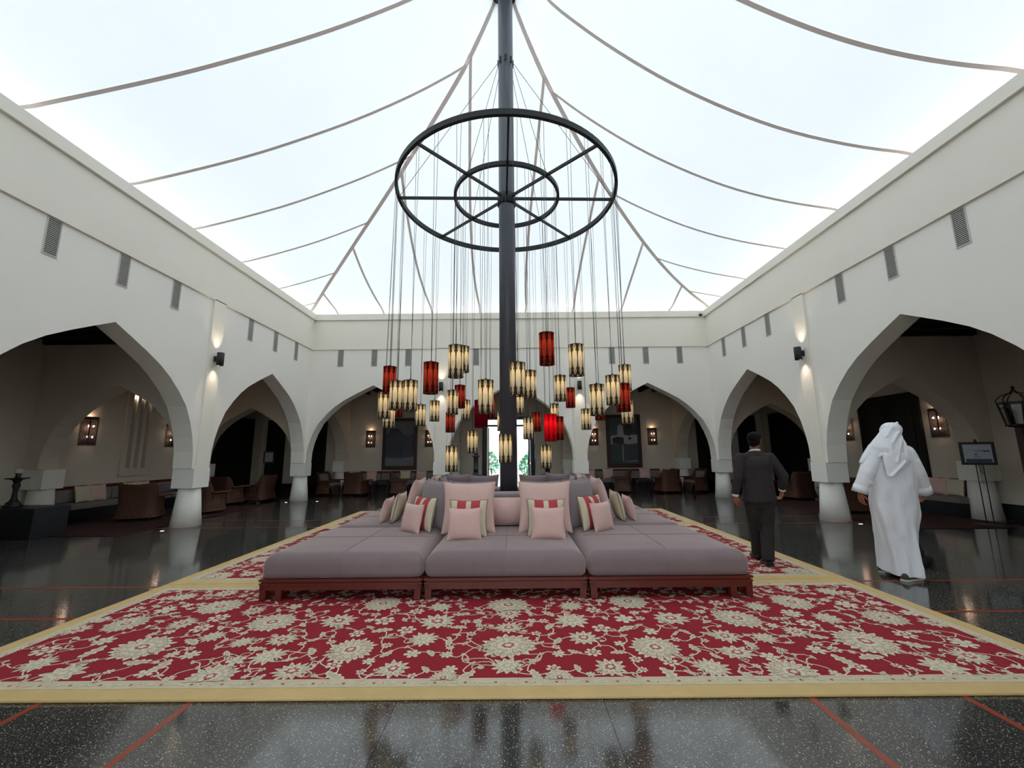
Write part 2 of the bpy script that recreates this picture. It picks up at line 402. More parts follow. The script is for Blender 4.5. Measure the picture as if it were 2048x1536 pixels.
sides = {
    'left': (lambda u, t, z: (-W-t, u, z), F-.46, B+.46, [(2.14, 2.15, 3.84), (6.99, 2.15, 3.84), (11.81, 2.15, 3.84)], [4.58, 9.40], (F, B)),
    'right': (lambda u, t, z: (W+t, u, z), F-.46, B+.46, [(2.14, 2.15, 3.84), (6.99, 2.15, 3.84), (11.81, 2.15, 3.84)], [4.58, 9.40], (F, B)),
    'back': (lambda u, t, z: (u, B+t, z), -W-.04, W+.04, [(-4.70, 2.15, 3.84), (0, 2.12, 3.84), (4.70, 2.15, 3.84)], [-2.335, 2.335], (-W, W)),
    'front': (lambda u, t, z: (u, F-t, z), -W-.04, W+.04, [(-4.70, 2.15, 3.84), (0, 2.12, 3.84), (4.70, 2.15, 3.84)], [-2.335, 2.335], (-W, W)),
}
vent_frame = MB(); 
vent_frame.box(-.105, .105, 0, .012, -.30, -.285); vent_frame.box(-.105, .105, 0, .012, .285, .30)
vent_frame.box(-.105, -.09, 0, .012, -.285, .285); vent_frame.box(.09, .105, 0, .012, -.285, .285)
vent_frame_me = vent_frame.mesh('frame', 'vent')
vent_back_me = MB().box(-.09, .09, .001, .004, -.285, .285).mesh('slot', 'ventdark')
vent_slat_me = MB().box(-.09, .09, .004, .010, -.006, .006).mesh('slat', 'vent')
NSLAT = 20
def vent(loc, rz, label, group):
    t = thing('wall_vent', label, 'vent', loc, rz, group)
    inst('frame', vent_frame_me, t); inst('slot', vent_back_me, t)
    for i in range(NSLAT): inst('slat', vent_slat_me, t, (0, 0, -.271+i*.542/(NSLAT-1)))
for sd, (mp, u0, u1, arches, piers, inner) in sides.items():
    w = struct(arcade_mesh(mp, u0, u1, arches, .04, .46, 6.2).build('wall_'+sd, 'panel'))
    a, b = inner
    mb = MB(); mbox(mb, mp, a, b, -.005, .045, 5.10, 6.16); mb.build('frieze_band', 'cream', w)
    mb = MB(); mbox(mb, mp, a, b, -.065, .50, 6.15, 6.36); mb.build('coping', 'cream', w)
    for p in piers:
        mb = MB(); mbox(mb, mp, p-.19, p+.19, -.005, .05, 1.24, 5.12); mb.build('pilaster', 'cream', w)
    for (c, hw, ap) in arches:
        for dv in (-1.17, 0, 1.17):
            if sd == 'front' or (sd in ('left', 'right') and c < 3): continue
            x, y, z = mp(c+dv, .04, 4.80)
            # local +y of the vent faces away from the wall
            rz = {'left': -PI/2, 'right': PI/2, 'back': PI}[sd]
            k = sum(1 for c2 in arches for d2 in (-1.17, 0, 1.17) if c2[0]+d2 >= c+dv)
            nth = ['', 'first', 'second', 'third', 'fourth', 'fifth', 'sixth', 'seventh', 'eighth', 'ninth'][k]
            spot = {'left': 'on the left arcade wall, %s from the back corner', 'right': 'on the right arcade wall, %s from the back corner', 'back': 'on the back arcade wall, %s from the dome camera corner'}[sd]
            vent((x, y, z), rz, 'narrow white louvred vent '+spot % nth, 'louvred vents of the arcade walls')

# columns under the arcade
def column(name, label, x, y, r0=.285, r1=.205, b=.4767, grp=None, mt='shaft'):
    t = thing(name, label, 'column', (x, y, 0), 0, grp)
    MB().lathe([(r0, 0), (r0*.5+r1*.5, .41), (r1, .82)], 40).build('shaft', mt, t)
    MB().box(-b/2, b/2, -b/2, b/2, .813, 1.2375).build('capital', mt, t, bevel=.006)
    return t
hb = .4767/2
for sx, s in ((-1, 'left'), (1, 'right')):
    for y in PIER_Y:
        pos = {14.22: 'in the far '+s+' corner of the court', 9.40: 'carrying the '+s+' arcade wall', 4.58: 'carrying the '+s+' arcade wall outside the view', -.30: 'in the near '+s+' corner of the court'}[y]
        column('arcade_column', 'short white tapered column with square block capital '+pos, sx*(6.8335+hb), y if y > 0 else F-hb)
for x in (-2.335, 2.335):
    column('arcade_column', 'short white tapered column with block capital flanking the entrance arch of the back arcade', x, 13.9821+hb, grp='columns beside the entrance arch')
    column('arcade_column', 'short white column of the near arcade behind the viewer', x, F-hb, grp='columns of the near arcade')

# outer walls of the walk
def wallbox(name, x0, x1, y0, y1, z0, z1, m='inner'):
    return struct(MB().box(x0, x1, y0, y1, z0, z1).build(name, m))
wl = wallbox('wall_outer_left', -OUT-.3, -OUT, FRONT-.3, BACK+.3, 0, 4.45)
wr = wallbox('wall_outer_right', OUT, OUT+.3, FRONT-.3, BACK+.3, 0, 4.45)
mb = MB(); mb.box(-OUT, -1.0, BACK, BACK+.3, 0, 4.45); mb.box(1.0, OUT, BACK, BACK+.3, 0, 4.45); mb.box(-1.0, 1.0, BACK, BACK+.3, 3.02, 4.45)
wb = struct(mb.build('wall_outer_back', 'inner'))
# unseen near side: wide doorway added to bring in light from behind the viewer
mb = MB(); mb.box(-OUT, OUT, FRONT-.3, FRONT, 3.4, 4.45); mb.box(-OUT, -3.0, FRONT-.3, FRONT, 0, 3.4); mb.box(3.0, OUT, FRONT-.3, FRONT, 0, 3.4)
wf = struct(mb.build('wall_outer_front', 'inner'))
MT['forecourt'] = mat('added_forecourt_paving', rgb(214, 208, 194), .9, .08, 2)
struct(MB().box(-40, 40, -60, FRONT-.301, -.2, -.01).build('ground_added_forecourt', 'forecourt'))  # unseen pale ground added outside the doorway, bounces daylight inward
# ceilings and beams over the walk
mb = MB()
mb.box(-OUT, -W-.44, FRONT, BACK, 4.22, 4.45); mb.box(W+.44, OUT, FRONT, BACK, 4.22, 4.45)
mb.box(-W-.44, W+.44, B+.44, BACK, 4.22, 4.45); mb.box(-W-.44, W+.44, FRONT, F-.44, 4.22, 4.45)
ceil = struct(mb.build('ceiling', 'beam'))
bm_x = MB().box(-1.62, 1.62, -.07, .07, -.09, .09).mesh('beam', 'beam')
for sx in (-1, 1):
    for i in range(26):
        y = 3.0+i*.56
        if y < BACK-.2: inst('beam', bm_x, ceil, (sx*(W+.46+OUT)/2, y, 4.13))
for i in range(24):
    x = -6.7+i*.583
    inst('beam', bm_x, ceil, (x, (B+.46+BACK)/2, 4.13), (0, 0, PI/2))
# skirting
mb = MB()
mb.box(-OUT, -OUT+.03, FRONT, BACK, 0, .34); sk = struct(mb.build('baseboard_left', 'navy'))
struct(MB().box(OUT-.03, OUT, FRONT, BACK, 0, .34).build('baseboard_right', 'navy'))
mb = MB(); mb.box(-OUT+.03, -1.15, BACK-.03, BACK, 0, .34); mb.box(1.15, OUT-.03, BACK-.03, BACK, 0, .34)
struct(mb.build('baseboard_back', 'navy'))
# transverse arches across the walk, with engaged columns on the outer wall
TA = 3.10
for sx, s in ((-1, 'left'), (1, 'right')):
    for i, y in enumerate((14.22, 9.40, 4.58)):
        mp = (lambda u, t, z, y=y: (u, y-.21+t, z))
        a, b = sorted((sx*(W+.46), sx*OUT))
        ca, cb = sorted((sx*(W+.46), sx*(OUT-.30)))
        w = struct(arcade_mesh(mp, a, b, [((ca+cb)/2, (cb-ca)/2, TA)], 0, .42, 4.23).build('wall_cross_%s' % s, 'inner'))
        column('engaged_column', 'white half column with block capital against the outer wall of the '+s+' walk, '+('at its far end' if i == 0 else 'beside the bench' if i == 1 else 'outside the view'), sx*(OUT-.245), y, .27, .205, .46)
    for i, x in enumerate((7.07, 2.335)):
        mp = (lambda u, t, z, x=x, sx=sx: (sx*x-.21+t, u, z))
        w = struct(arcade_mesh(mp, B+.46, BACK, [((B+.46+BACK-.3)/2, (BACK-.3-B-.46)/2, TA)], 0, .42, 4.23).build('wall_cross_back', 'inner'))
        column('engaged_column', 'white half column with block capital against the back wall, '+('beside the entrance doors' if i else 'between the bench and the dark corner')+' on the '+s, sx*x, BACK-.245, .27, .205, .46)

# floor: dark bed, terrazzo slabs and terracotta inlay strips
fl = struct(MB().box(-OUT-.3, OUT+.3, FRONT-.3, BACK+.3, -.2, -.006).build('floor', 'navy'))
def lines(c, inn):
    L = [.635, inn, inn+.94]
    while L[-1]+1.29 < 12: L.append(L[-1]+1.29)
    return sorted([c-q for q in L]+[c+q for q in L])
gx = [-OUT]+[q for q in lines(0, 1.91) if -OUT+.2 < q < OUT-.2]+[OUT]
gy = [FRONT]+[q for q in lines(PY, 1.98) if FRONT+.2 < q < BACK-.2]+[BACK]
slab_cache = {}
for i in range(len(gx)-1):
    for j in range(len(gy)-1):
        dx = round(gx[i+1]-gx[i], 3); dy = round(gy[j+1]-gy[j], 3)
        if (dx, dy) not in slab_cache:
            g = .003
            slab_cache[(dx, dy)] = MB().box(-dx/2+g/2, dx/2-g/2, -dy/2+g/2, dy/2-g/2, -.006, 0).mesh('floor_slab', 'terrazzo')
        inst('floor_slab', slab_cache[(dx, dy)], fl, ((gx[i]+gx[i+1])/2, (gy[j]+gy[j+1])/2, 0))
for q in (-2.85, -1.91, 1.91, 2.85):
    MB().box(q-.021, q+.021, FRONT, BACK, -.005, .0012).build('inlay_strip', 'terracotta', fl)
for q in (PY-2.92, PY-1.98, PY+1.98, PY+2.92):
    MB().box(-OUT, OUT, q-.021, q+.021, -.005, .0013).build('inlay_strip', 'terracotta', fl)

# ------------------------------------------------------------------ tent roof
GT = [(0, 11.35), (.3, 10.75), (.8, 10.05), (1.2, 9.66), (2, 9.02), (3, 8.34), (4, 7.78), (5, 7.31), (6, 6.95), (7, 6.67), (7.85, 6.47), (9, 6.3)]
def gz(d):
    for (a, za), (b, zb) in zip(GT[:-1], GT[1:]):
        if d <= b:
            # smoothed by averaging neighbouring slopes
            t = (d-a)/(b-a); i = GT.index((a, za))
            s0 = (GT[i+1][1]-GT[max(i-1, 0)][1])/(GT[i+1][0]-GT[max(i-1, 0)][0])
            s1 = (GT[min(i+2, len(GT)-1)][1]-za)/(GT[min(i+2, len(GT)-1)][0]-a)
            h = b-a
            return (2*t**3-3*t*t+1)*za+(t**3-2*t*t+t)*h*s0+(-2*t**3+3*t*t)*zb+(t**3-t*t)*h*s1
    return GT[-1][1]
DE = 7.85
FAN = {'left': .95, 'back': .4, 'right': 0, 'front': 0}
def tentp(side, t, d, dz=0.0):
    x, y = {'back': (t, d), 'front': (t, -d), 'left': (-d, t), 'right': (d, t)}[side]
    a = math.radians(3.7)*max(0, 1-(d/7)**2)
    return (x*math.cos(a)-y*math.sin(a), PY+x*math.sin(a)+y*math.cos(a), gz(d)+dz)
seams = {'back': [-6.25, -4.58, -2.82, -1.08, .58, 2.28, 4.02, 5.80], 'left': [-6.6, -5.0, -3.4, -1.78, .0, 1.60, 3.28, 5.08, 6.6],
         'right': [-6.9, -5.3, -3.7, -2.16, -.56, 1.14, 2.88, 4.75, 6.2], 'front': [-6.0, -4.3, -2.6, -.9, .9, 2.6, 4.3, 6.0]}
roof = struct(MB().lathe([(.155, 11.05), (.30, 11.02), (.34, 10.9), (.16, 10.86)], 24, (0, PY)).build('ceiling_tent', 'iron'))
def fan_t(sd, te, d): return max(-d, min(d, te+FAN[sd]*(1-d/7.3)*(1 if abs(te) < DE-.01 else 0)))
def d_hip(sd, te):
    # distance from the peak at which a seam meets the hip
    lo, hi = 0.0, DE
    for _ in range(40):
        m_ = (lo+hi)/2
        if abs(te+FAN[sd]*(1-m_/7.3)*(1 if abs(te) < DE-.01 else 0)) > m_: lo = m_
        else: hi = m_
    return hi
for sd, ss in seams.items():
    cuts = [-DE]+ss+[DE]
    for a, b in zip(cuts[:-1], cuts[1:]):
        nd = 26; nk = 8
        d0 = min(d_hip(sd, a), d_hip(sd, b))
        if a+FAN[sd] < 0 < b+FAN[sd] or a < 0 < b: d0 = .0
        def fn(i, j, a=a, b=b, sd=sd, d0=d0):
            d = d0+(DE-d0)*(j/(nd-1))**1.3; ta, tb = fan_t(sd, a, d), fan_t(sd, b, d)
            return tentp(sd, ta+(tb-ta)*i/(nk-1), d)
        MB().grid(fn, nk, nd).build('fabric_panel', 'tent', roof)
    for q in ss:
        nd = 30; wd = .034; dh = d_hip(sd, q)
        def fn(i, j, q=q, sd=sd, dh=dh):
            d = dh+(DE-dh)*(j/(nd-1))**1.2; t = fan_t(sd, q, d)+(i-.5)*2*wd
            return tentp(sd, max(-d, min(d, t)), d, -.012)
        MB().grid(fn, 2, nd).build('seam', 'webbing', roof)
for sx, sy in ((-1, 1), (1, 1), (-1, -1), (1, -1)):
    pts = []
    def hp(i, j, sx=sx, sy=sy):
        d = .1+(DE-.1)*(j/39)**1.2; off = (i-1)*.05
        x, y = sx*d, sy*d
        a = math.radians(3.7)*max(0, 1-(d/7)**2)
        x += off*sx*.707; y -= off*sy*.707
        return (x*math.cos(a)-y*math.sin(a), PY+x*math.sin(a)+y*math.cos(a), gz(d)-.02-(.012 if i == 1 else 0)-.02)
    MB().grid(hp, 3, 40).build('hip_seam', 'webbing', roof)
# mast
mast = thing('tent_mast', 'tall slate grey steel mast rising from the daybeds to the tent peak', 'mast', (0.01, PY, .0245))
MB().lathe([(.147, 0), (.147, 11.5)], 40).build('pole', 'pole', mast)
MB().lathe([(.26, 0), (.26, .02), (.16, .03)], 32).build('base_plate', 'pole', mast)
# ------------------------------------------------------------------ chandelier rings
RZ = 6.22; R1 = 2.0; R2 = .96
fr = thing('chandelier_frame', 'black iron wheel of two rings and spokes clamped to the mast', 'chandelier', (.01, PY, RZ))
def ring(R, w, h):
    mb = MB(); n = 96
    P = [(R-w/2, -h/2), (R+w/2, -h/2), (R+w/2, h/2), (R-w/2, h/2)]
    mb.grid(lambda i, j: (P[j][0]*math.cos(2*PI*i/n), P[j][0]*math.sin(2*PI*i/n), P[j][1]), n+1, 4, closed=True, smooth=False)
    return mb
ring(R1, .055, .09).build('outer_ring', 'iron', fr); ring(R2, .05, .075).build('inner_ring', 'iron', fr)
MB().lathe([(.152, -.16), (.172, -.15), (.172, .05), (.152, .06)], 32).build('hub_collar', 'iron', fr)
for k in range(8):
    a = k*PI/4+.03
    MB().bar((.15*math.cos(a), .15*math.sin(a), 0), (R1*math.cos(a), R1*math.sin(a), 0), .03, .05).build('spoke', 'iron', fr)
    Rr = R1 if k % 2 == 0 else R2
    MB().tube([(.14*math.cos(a), .14*math.sin(a), 9.2-RZ+(.15 if k == 2 else 0)), (Rr*math.cos(a), Rr*math.sin(a), .03)], .005, 5).build('stay_cable', 'cable', fr)
    MB().box(.13*math.cos(a)-.03, .13*math.cos(a)+.03, .13*math.sin(a)-.03, .13*math.sin(a)+.03, 9.1-RZ, 9.22-RZ).build('lug', 'iron', fr)
# ------------------------------------------------------------------ pendant lanterns
LAMPS = [('r', -1.797, 6.263, 2.623), ('c', -1.584, 5.912, 2.335), ('c', -1.312, 5.619, 2.29), ('c', -1.936, 6.512, 2.266), ('c', -1.979, 6.907, 2.139), ('r', -1.976, 7.358, 2.356), ('r', -0.986, 5.385, 2.487), ('c', -1.724, 8.116, 2.252), ('c', -1.506, 8.424, 2.363), ('c', -0.637, 5.228, 2.672), ('c', -0.697, 6.471, 2.987), ('c', -0.95, 7.12, 2.375), ('r', -0.874, 7.494, 2.524), ('c', -0.927, 8.887, 2.431), ('r', -1.223, 8.695, 2.148), ('m', -0.392, 6.248, 2.089), ('c', -0.245, 5.136, 2.197), ('r', -0.351, 8.009, 2.371), ('c', -0.67, 7.797, 1.714), ('c', -0.917, 6.872, 1.423), ('c', -0.162, 9.113, 2.19), ('c', -0.023, 6.161, 1.572), ('c', 0.156, 5.125, 2.414), ('c', 0.358, 6.225, 2.53), ('c', 0.205, 8.06, 2.46), ('r', 0.535, 5.19, 2.818), ('c', 0.932, 5.345, 2.699), ('c', 0.866, 6.686, 2.536), ('r', 1.298, 8.65, 2.638), ('c', 0.975, 8.872, 2.332), ('b', 0.668, 6.421, 1.883), ('r', 0.902, 7.474, 1.934), ('r', 0.604, 9.03, 2.169), ('c', 0.381, 8.005, 1.968), ('c', 1.564, 8.378, 2.163), ('c', 1.222, 5.529, 2.193), ('r', 1.779, 8.054, 2.324), ('c', 1.505, 5.791, 2.363), ('c', 1.913, 6.63, 2.687), ('r', 1.737, 6.12, 2.30), ('c', 2.0, 6.924, 2.173), ('c', 0.696, 7.791, 1.434), ('r', 2.005, 7.258, 2.403)]
LR = .097; LH = .205
sh = MB(); n = 32
sh.grid(lambda i, j: (LR*math.cos(2*PI*j/n), LR*math.sin(2*PI*j/n), -LH+2*LH*i/6), 7, n, closed=True)
shade_me = {k: sh.mesh('shade', m) for k, m in (('c', 'shade_cream'), ('r', 'shade_red'), ('m', 'shade_crimson'), ('b', 'shade_bright'))}
def hoop(z):
    mb = MB(); mb.tube([((LR+.001)*math.cos(2*PI*k/24), (LR+.001)*math.sin(2*PI*k/24), z) for k in range(25)], .004, 5, cap=False); return mb
hoop_me = hoop(0).mesh('hoop', 'iron')
spider_mb = MB()
for k in range(3):
    a = k*2*PI/3; spider_mb.bar((0, 0, LH-.02), (LR*math.cos(a), LR*math.sin(a), LH-.004), .006, .006)
spider_mb.tube([(0, 0, LH-.09), (0, 0, LH+.03)], .014, 8)
spider_me = spider_mb.mesh('lamp_holder', 'iron')
bulb_me = MB().lathe([(.0, .045), (.018, .03), (.026, .0), (.02, -.03), (.0, -.042)], 10).mesh('bulb', 'bulb')
LAB = {'c': 'cream leaf-print cylinder lantern hung from the %s ring', 'r': 'rust red leaf-print cylinder lantern hung from the %s ring', 'm': 'dark crimson pleated cylinder lantern hung from the %s ring', 'b': 'bright scarlet cylinder lantern hung from the %s ring'}
lamp_light = {}
for k, (pw, colr) in {'c': (.55, (1, .70, .28)), 'r': (.14, (1, .6, .36)), 'm': (.10, (1, .5, .3)), 'b': (1.5, (1, .6, .4))}.items():
    l = bpy.data.lights.new('lantern_glow', 'POINT'); l.energy = pw; l.color = colr; l.shadow_soft_size = .03; lamp_light[k] = l
for i, (k, x, y, z) in enumerate(LAMPS):
    R = math.hypot(x-.01, y-PY); out = R > 1.4
    same = [q for q in LAMPS if q[0] == k and (math.hypot(q[1]-.01, q[2]-PY) > 1.4) == out]
    top_ = max(same, key=lambda q: q[3]) == LAMPS[i]; low_ = min(same, key=lambda q: q[3]) == LAMPS[i]
    grp = {'c': 'cream lanterns on the %s ring', 'r': 'rust red lanterns on the %s ring', 'm': None, 'b': None}[k]
    t = thing('pendant_lantern', LAB[k] % ('outer' if out else 'inner'), 'pendant lamp', (x, y, z), random.uniform(0, 6.28), None if grp is None else grp % ('outer' if out else 'inner'))
    if k in 'cr' and (top_ or low_): t['label'] = t['label']+(', hanging highest of them' if top_ else ', hanging lowest of them')
    t.rotation_euler[2] = random.uniform(0, 2*PI)
    ca, sa = math.cos(-t.rotation_euler[2]), math.sin(-t.rotation_euler[2])
    inst('shade', shade_me[k], t)
    inst('hoop', hoop_me, t, (0, 0, LH)); inst('hoop', hoop_me, t, (0, 0, -LH)); inst('lamp_holder', spider_me, t)
    inst('bulb', bulb_me, t, (0, 0, LH-.12))
    lo = bpy.data.objects.new('lantern_glow', lamp_light[k]); COL.objects.link(lo); lo.parent = t; lo.location = (0, 0, LH-.10)
    # two cables up to the ring, tangent to it
    ux, uy = (x-.01)/R, (y-PY)/R; RR = R1 if out else R2
    cx, cy = .01+ux*RR-x, PY+uy*RR-y
    for e in (-1, 1):
        p0 = (0.006*e, 0, LH+.02); px, py = cx-uy*.035*e, cy+ux*.035*e
        px, py = px*ca-py*sa, px*sa+py*ca
        MB().tube([p0, (px, py, RZ-z-.047)], .0032, 5, cap=False).build('cable', 'cable', t)

# ------------------------------------------------------------------ rugs
def rosette(mb, x, y, r, z, n, big):
    ph = random.uniform(0, 6.28); sq = random.uniform(.86, 1.0); rot = random.choice((0, PI/2, random.uniform(0, PI)))
    def pt(a, q):
        px, py = q*math.cos(a), q*math.sin(a)*sq
        return (x+px*math.cos(rot)-py*math.sin(rot), y+px*math.sin(rot)+py*math.cos(rot))
    def star(r0, r1, nn, z, m, o=0):
        pts = []
        for k in range(nn):
            jt = 1+.09*math.sin(k*2.4+ph)
            for dd, rr in ((-.5, r0), (-.28, r0*.45+r1*.55*jt), (-.06, r1*jt), (.2, r0*.5+r1*.5*jt)):
                a = ph+2*PI*(k+dd+o)/nn; pts.append(pt(a, rr)+(z,))
        c = len(pts); mb.add(pts+[pt(0, 0)+(z,)], [(c, i, (i+1) % c) for i in range(c)], m)
    if big: star(r*.84, r*1.04, n, z, 0); star(r*.66, r*.90, n, z+.0008, 1); star(r*.60, r*.76, n, z+.0016, 0, .5)
    else: star(r*.64, r*1.04, n, z, 0); star(r*.48, r*.86, n, z+.0008, 1, .05); star(r*.42, r*.62, n, z+.0016, 0, .5)
    if big:
        star(r*.44, r*.56, max(7, n//2), z+.0024, 1); star(r*.34, r*.42, max(7, n//2), z+.0032, 0, .5)
        for k in range(n):
            a = ph+2*PI*(k+.5)/n; qx, qy = pt(a, r*.79)
            mb.add([(qx+r*.035*math.cos(t), qy+r*.035*math.sin(t), z+.0028) for t in (0, 1.26, 2.5, 3.77, 5.03)], [(0, 1, 2, 3, 4)], 2)
        for k in range(n):
            a = ph+2*PI*(k+.5)/n
            mb.add([pt(a-.012, r*.50)+(z+.0029,), pt(a+.012, r*.50)+(z+.0029,), pt(a+.03, r*.70)+(z+.0029,), pt(a-.03, r*.70)+(z+.0029,)], [(0, 1, 2, 3)], 2 if k % 2 else 1)
        star(r*.2, r*.26, 7, z+.004, 2); star(r*.1, r*.15, 6, z+.0048, 0)
    else:
        star(r*.26, r*.40, 7, z+.0024, 2 if random.random() < .6 else 1); star(r*.14, r*.2, 6, z+.0032, 0)
def leaf(mb, x, y, L, ang, z, m0=0, m1=1):
    pts = []; nt = 4
    bend = random.choice((-1, 1))*.35
    def at(s, o):
        a = ang+bend*(s-.5); px = x+math.cos(a)*(s-.5)*2*L; py = y+math.sin(a)*(s-.5)*2*L
        return (px-math.sin(a)*o, py+math.cos(a)*o)
    up = []; dn = []
    for k in range(nt*2+1):
        s_ = k/(nt*2); w = math.sin(PI*min(1, s_*.96+.02))**.8*L*.42*(1.25 if k % 2 else .72)
        up.append(at(s_, w)+(z,)); dn.append(at(s_, -w)+(z,))
    k = len(up)
    mb.add(up+dn, [(i, k+i, k+i+1, i+1) for i in range(k-1)], m0)
    up2 = []; dn2 = []
    for q in range(7):
        s_ = .12+.76*q/6; w = math.sin(PI*s_)**.8*L*.22
        up2.append(at(s_, w)+(z+.0009,)); dn2.append(at(s_, -w)+(z+.0009,))
    mb.add(up2+dn2, [(i, 7+i, 8+i, i+1) for i in range(6)], m1)
def flower(mb, x, y, r, z):
    n = random.choice((5, 6, 7)); ph = random.uniform(0, 6.28)
    pts = [(x+r*q*math.cos(ph+2*PI*(k+d)/n), y+r*q*math.sin(ph+2*PI*(k+d)/n), z) for k in range(n) for d, q in ((-.5, .5), (-.25, .95), (0, 1), (.25, .95))]
    c = len(pts); mb.add(pts+[(x, y, z)], [(c, i, (i+1) % c) for i in range(c)], 0)
    for q, m, dz in ((.45, random.choice((1, 2)), .0009), (.22, 0, .0017)):
        mb.add([(x+r*q*math.cos(k*.9), y+r*q*math.sin(k*.9), z+dz) for k in range(7)], [tuple(range(7))], m)
def vine(mb, p, q, z, w=.010):
    p = Vector(p); q = Vector(q); d = q-p; nrm = Vector((-d.y, d.x))*random.choice((-1, 1))*random.uniform(.18, .34)
    pts = []
    for k in range(11):
        t = k/10; pts.append(p*(1-t)+q*t+nrm*math.sin(PI*t)*(1 if t < .5 else .8))
    ribbon(mb, pts, w, z)
    if d.length > .18:
        c = pts[random.choice((3, 4, 6, 7))]; r = random.uniform(.025, .05); s = random.choice((-1, 1)); a0 = random.uniform(0, 6.28)
        cc = c+Vector((math.cos(a0), math.sin(a0)))*r
        ribbon(mb, [cc+Vector((math.cos(a0+PI+s*t*.55), math.sin(a0+PI+s*t*.55)))*r*(1-.05*t) for t in range(9)], w*.85, z)
        e = cc+Vector((math.cos(a0+PI+s*4.6), math.sin(a0+PI+s*4.6)))*r*.6
        flower(mb, e.x, e.y, random.uniform(.018, .03), z+.001)
def ribbon(mb, pts, w, z):
    L = []; R = []
    for i, c in enumerate(pts):
        d = (pts[min(i+1, len(pts)-1)]-pts[max(i-1, 0)]); d = d.normalized() if d.length > 1e-9 else Vector((1, 0)); nn = Vector((-d.y, d.x))*w*.5*(1-.25*abs(i/(len(pts)-1)-.5))
        L.append((c.x+nn.x, c.y+nn.y, z)); R.append((c.x-nn.x, c.y-nn.y, z))
    k = len(L); mb.add(L+R, [(i, k+i, k+i+1, i+1) for i in range(k-1)], 0)
MOTIF = [('R', 0.03, 4.41, 0.202), ('r', 0.04, 4.18, 0.12), ('r', 0.04, 3.87, 0.118), ('R', 0.04, 3.53, 0.213), ('r', 0.04, 3.22, 0.115), ('r', 0.6, 4.02, 0.16), ('r', 0.65, 3.66, 0.124), ('f', 0.83, 3.84, 0.08), ('f', 0.84, 4.26, 0.073), ('f', 1.08, 4.04, 0.092), ('l', 0.39, 3.89, 0.066), ('l', 0.41, 4.18, 0.072), ('r', 0.64, 4.37, 0.117), ('R', 1.23, 4.48, 0.187), ('r', 1.5, 4.05, 0.153), ('R', 1.17, 3.48, 0.188), ('r', 0.76, 3.19, 0.119), ('f', 0.68, 3.41, 0.064), ('l', 0.54, 3.42, 0.051), ('l', 0.87, 3.41, 0.057), ('f', 0.36, 3.18, 0.053), ('f', 0.42, 3.39, 0.051), ('l', 0.23, 3.1, 0.064), ('h', 0.39, 3.06, 0.097), ('l', 0.53, 3.18, 0.047), ('f', 1.23, 3.77, 0.064), ('l', 1.04, 3.84, 0.08), ('f', 0.97, 3.3, 0.049), ('f', 1.2, 3.25, 0.06), ('l', 1.14, 3.1, 0.08), ('f', 0.27, 3.75, 0.043), ('f', 0.24, 4.02, 0.046), ('f', 2.09, 4.42, 0.075), ('r', 2.43, 4.31, 0.113), ('R', 2.09, 4.03, 0.204), ('R', 2.84, 4.43, 0.199), ('r', 3.06, 4.84, 0.119), ('r', 3.43, 4.73, 0.124), ('R', 2.84, 3.55, 0.217), ('r', 2.1, 3.63, 0.095), ('r', 1.75, 3.39, 0.126), ('r', 1.46, 3.17, 0.129), ('r', 1.8, 3.67, 0.117), ('r', 2.42, 3.74, 0.104), ('r', 2.89, 4.02, 0.12), ('f', 2.64, 3.91, 0.088), ('R', 3.4, 4.02, 0.172), ('f', 3.32, 4.35, 0.098), ('f', 2.65, 4.14, 0.093), ('h', 1.98, 3.1, 0.171), ('r', 3.05, 3.16, 0.139), ('r', 3.38, 3.3, 0.121), ('f', 3.26, 3.67, 0.082), ('f', 2.36, 3.42, 0.07), ('f', 2.47, 3.16, 0.064), ('l', 2.67, 3.31, 0.085), ('l', 2.44, 3.26, 0.084), ('l', 3.16, 3.49, 0.09), ('r', 3.72, 3.9, 0.108), ('h', 3.94, 4.5, 0.168), ('h', 3.86, 3.54, 0.162), ('f', 3.56, 3.51, 0.09), ('f', 1.95, 3.32, 0.068), ('l', 2.52, 3.65, 0.082), ('l', 1.92, 3.51, 0.072), ('f', 3.59, 4.69, 0.07), ('f', 3.63, 4.38, 0.074), ('f', 3.72, 4.12, 0.077)]
def clip_motifs(mb, x0, x1, y0, y1):
    # keep only what lies on the rug inside its gold border
    keep = [i for i, f in enumerate(mb.f) if all(x0 < mb.v[k][0] < x1 and y0 < mb.v[k][1] < y1 for k in f)]
    mb.f = [mb.f[i] for i in keep]; mb.m = [mb.m[i] for i in keep]; mb.s = [mb.s[i] for i in keep]
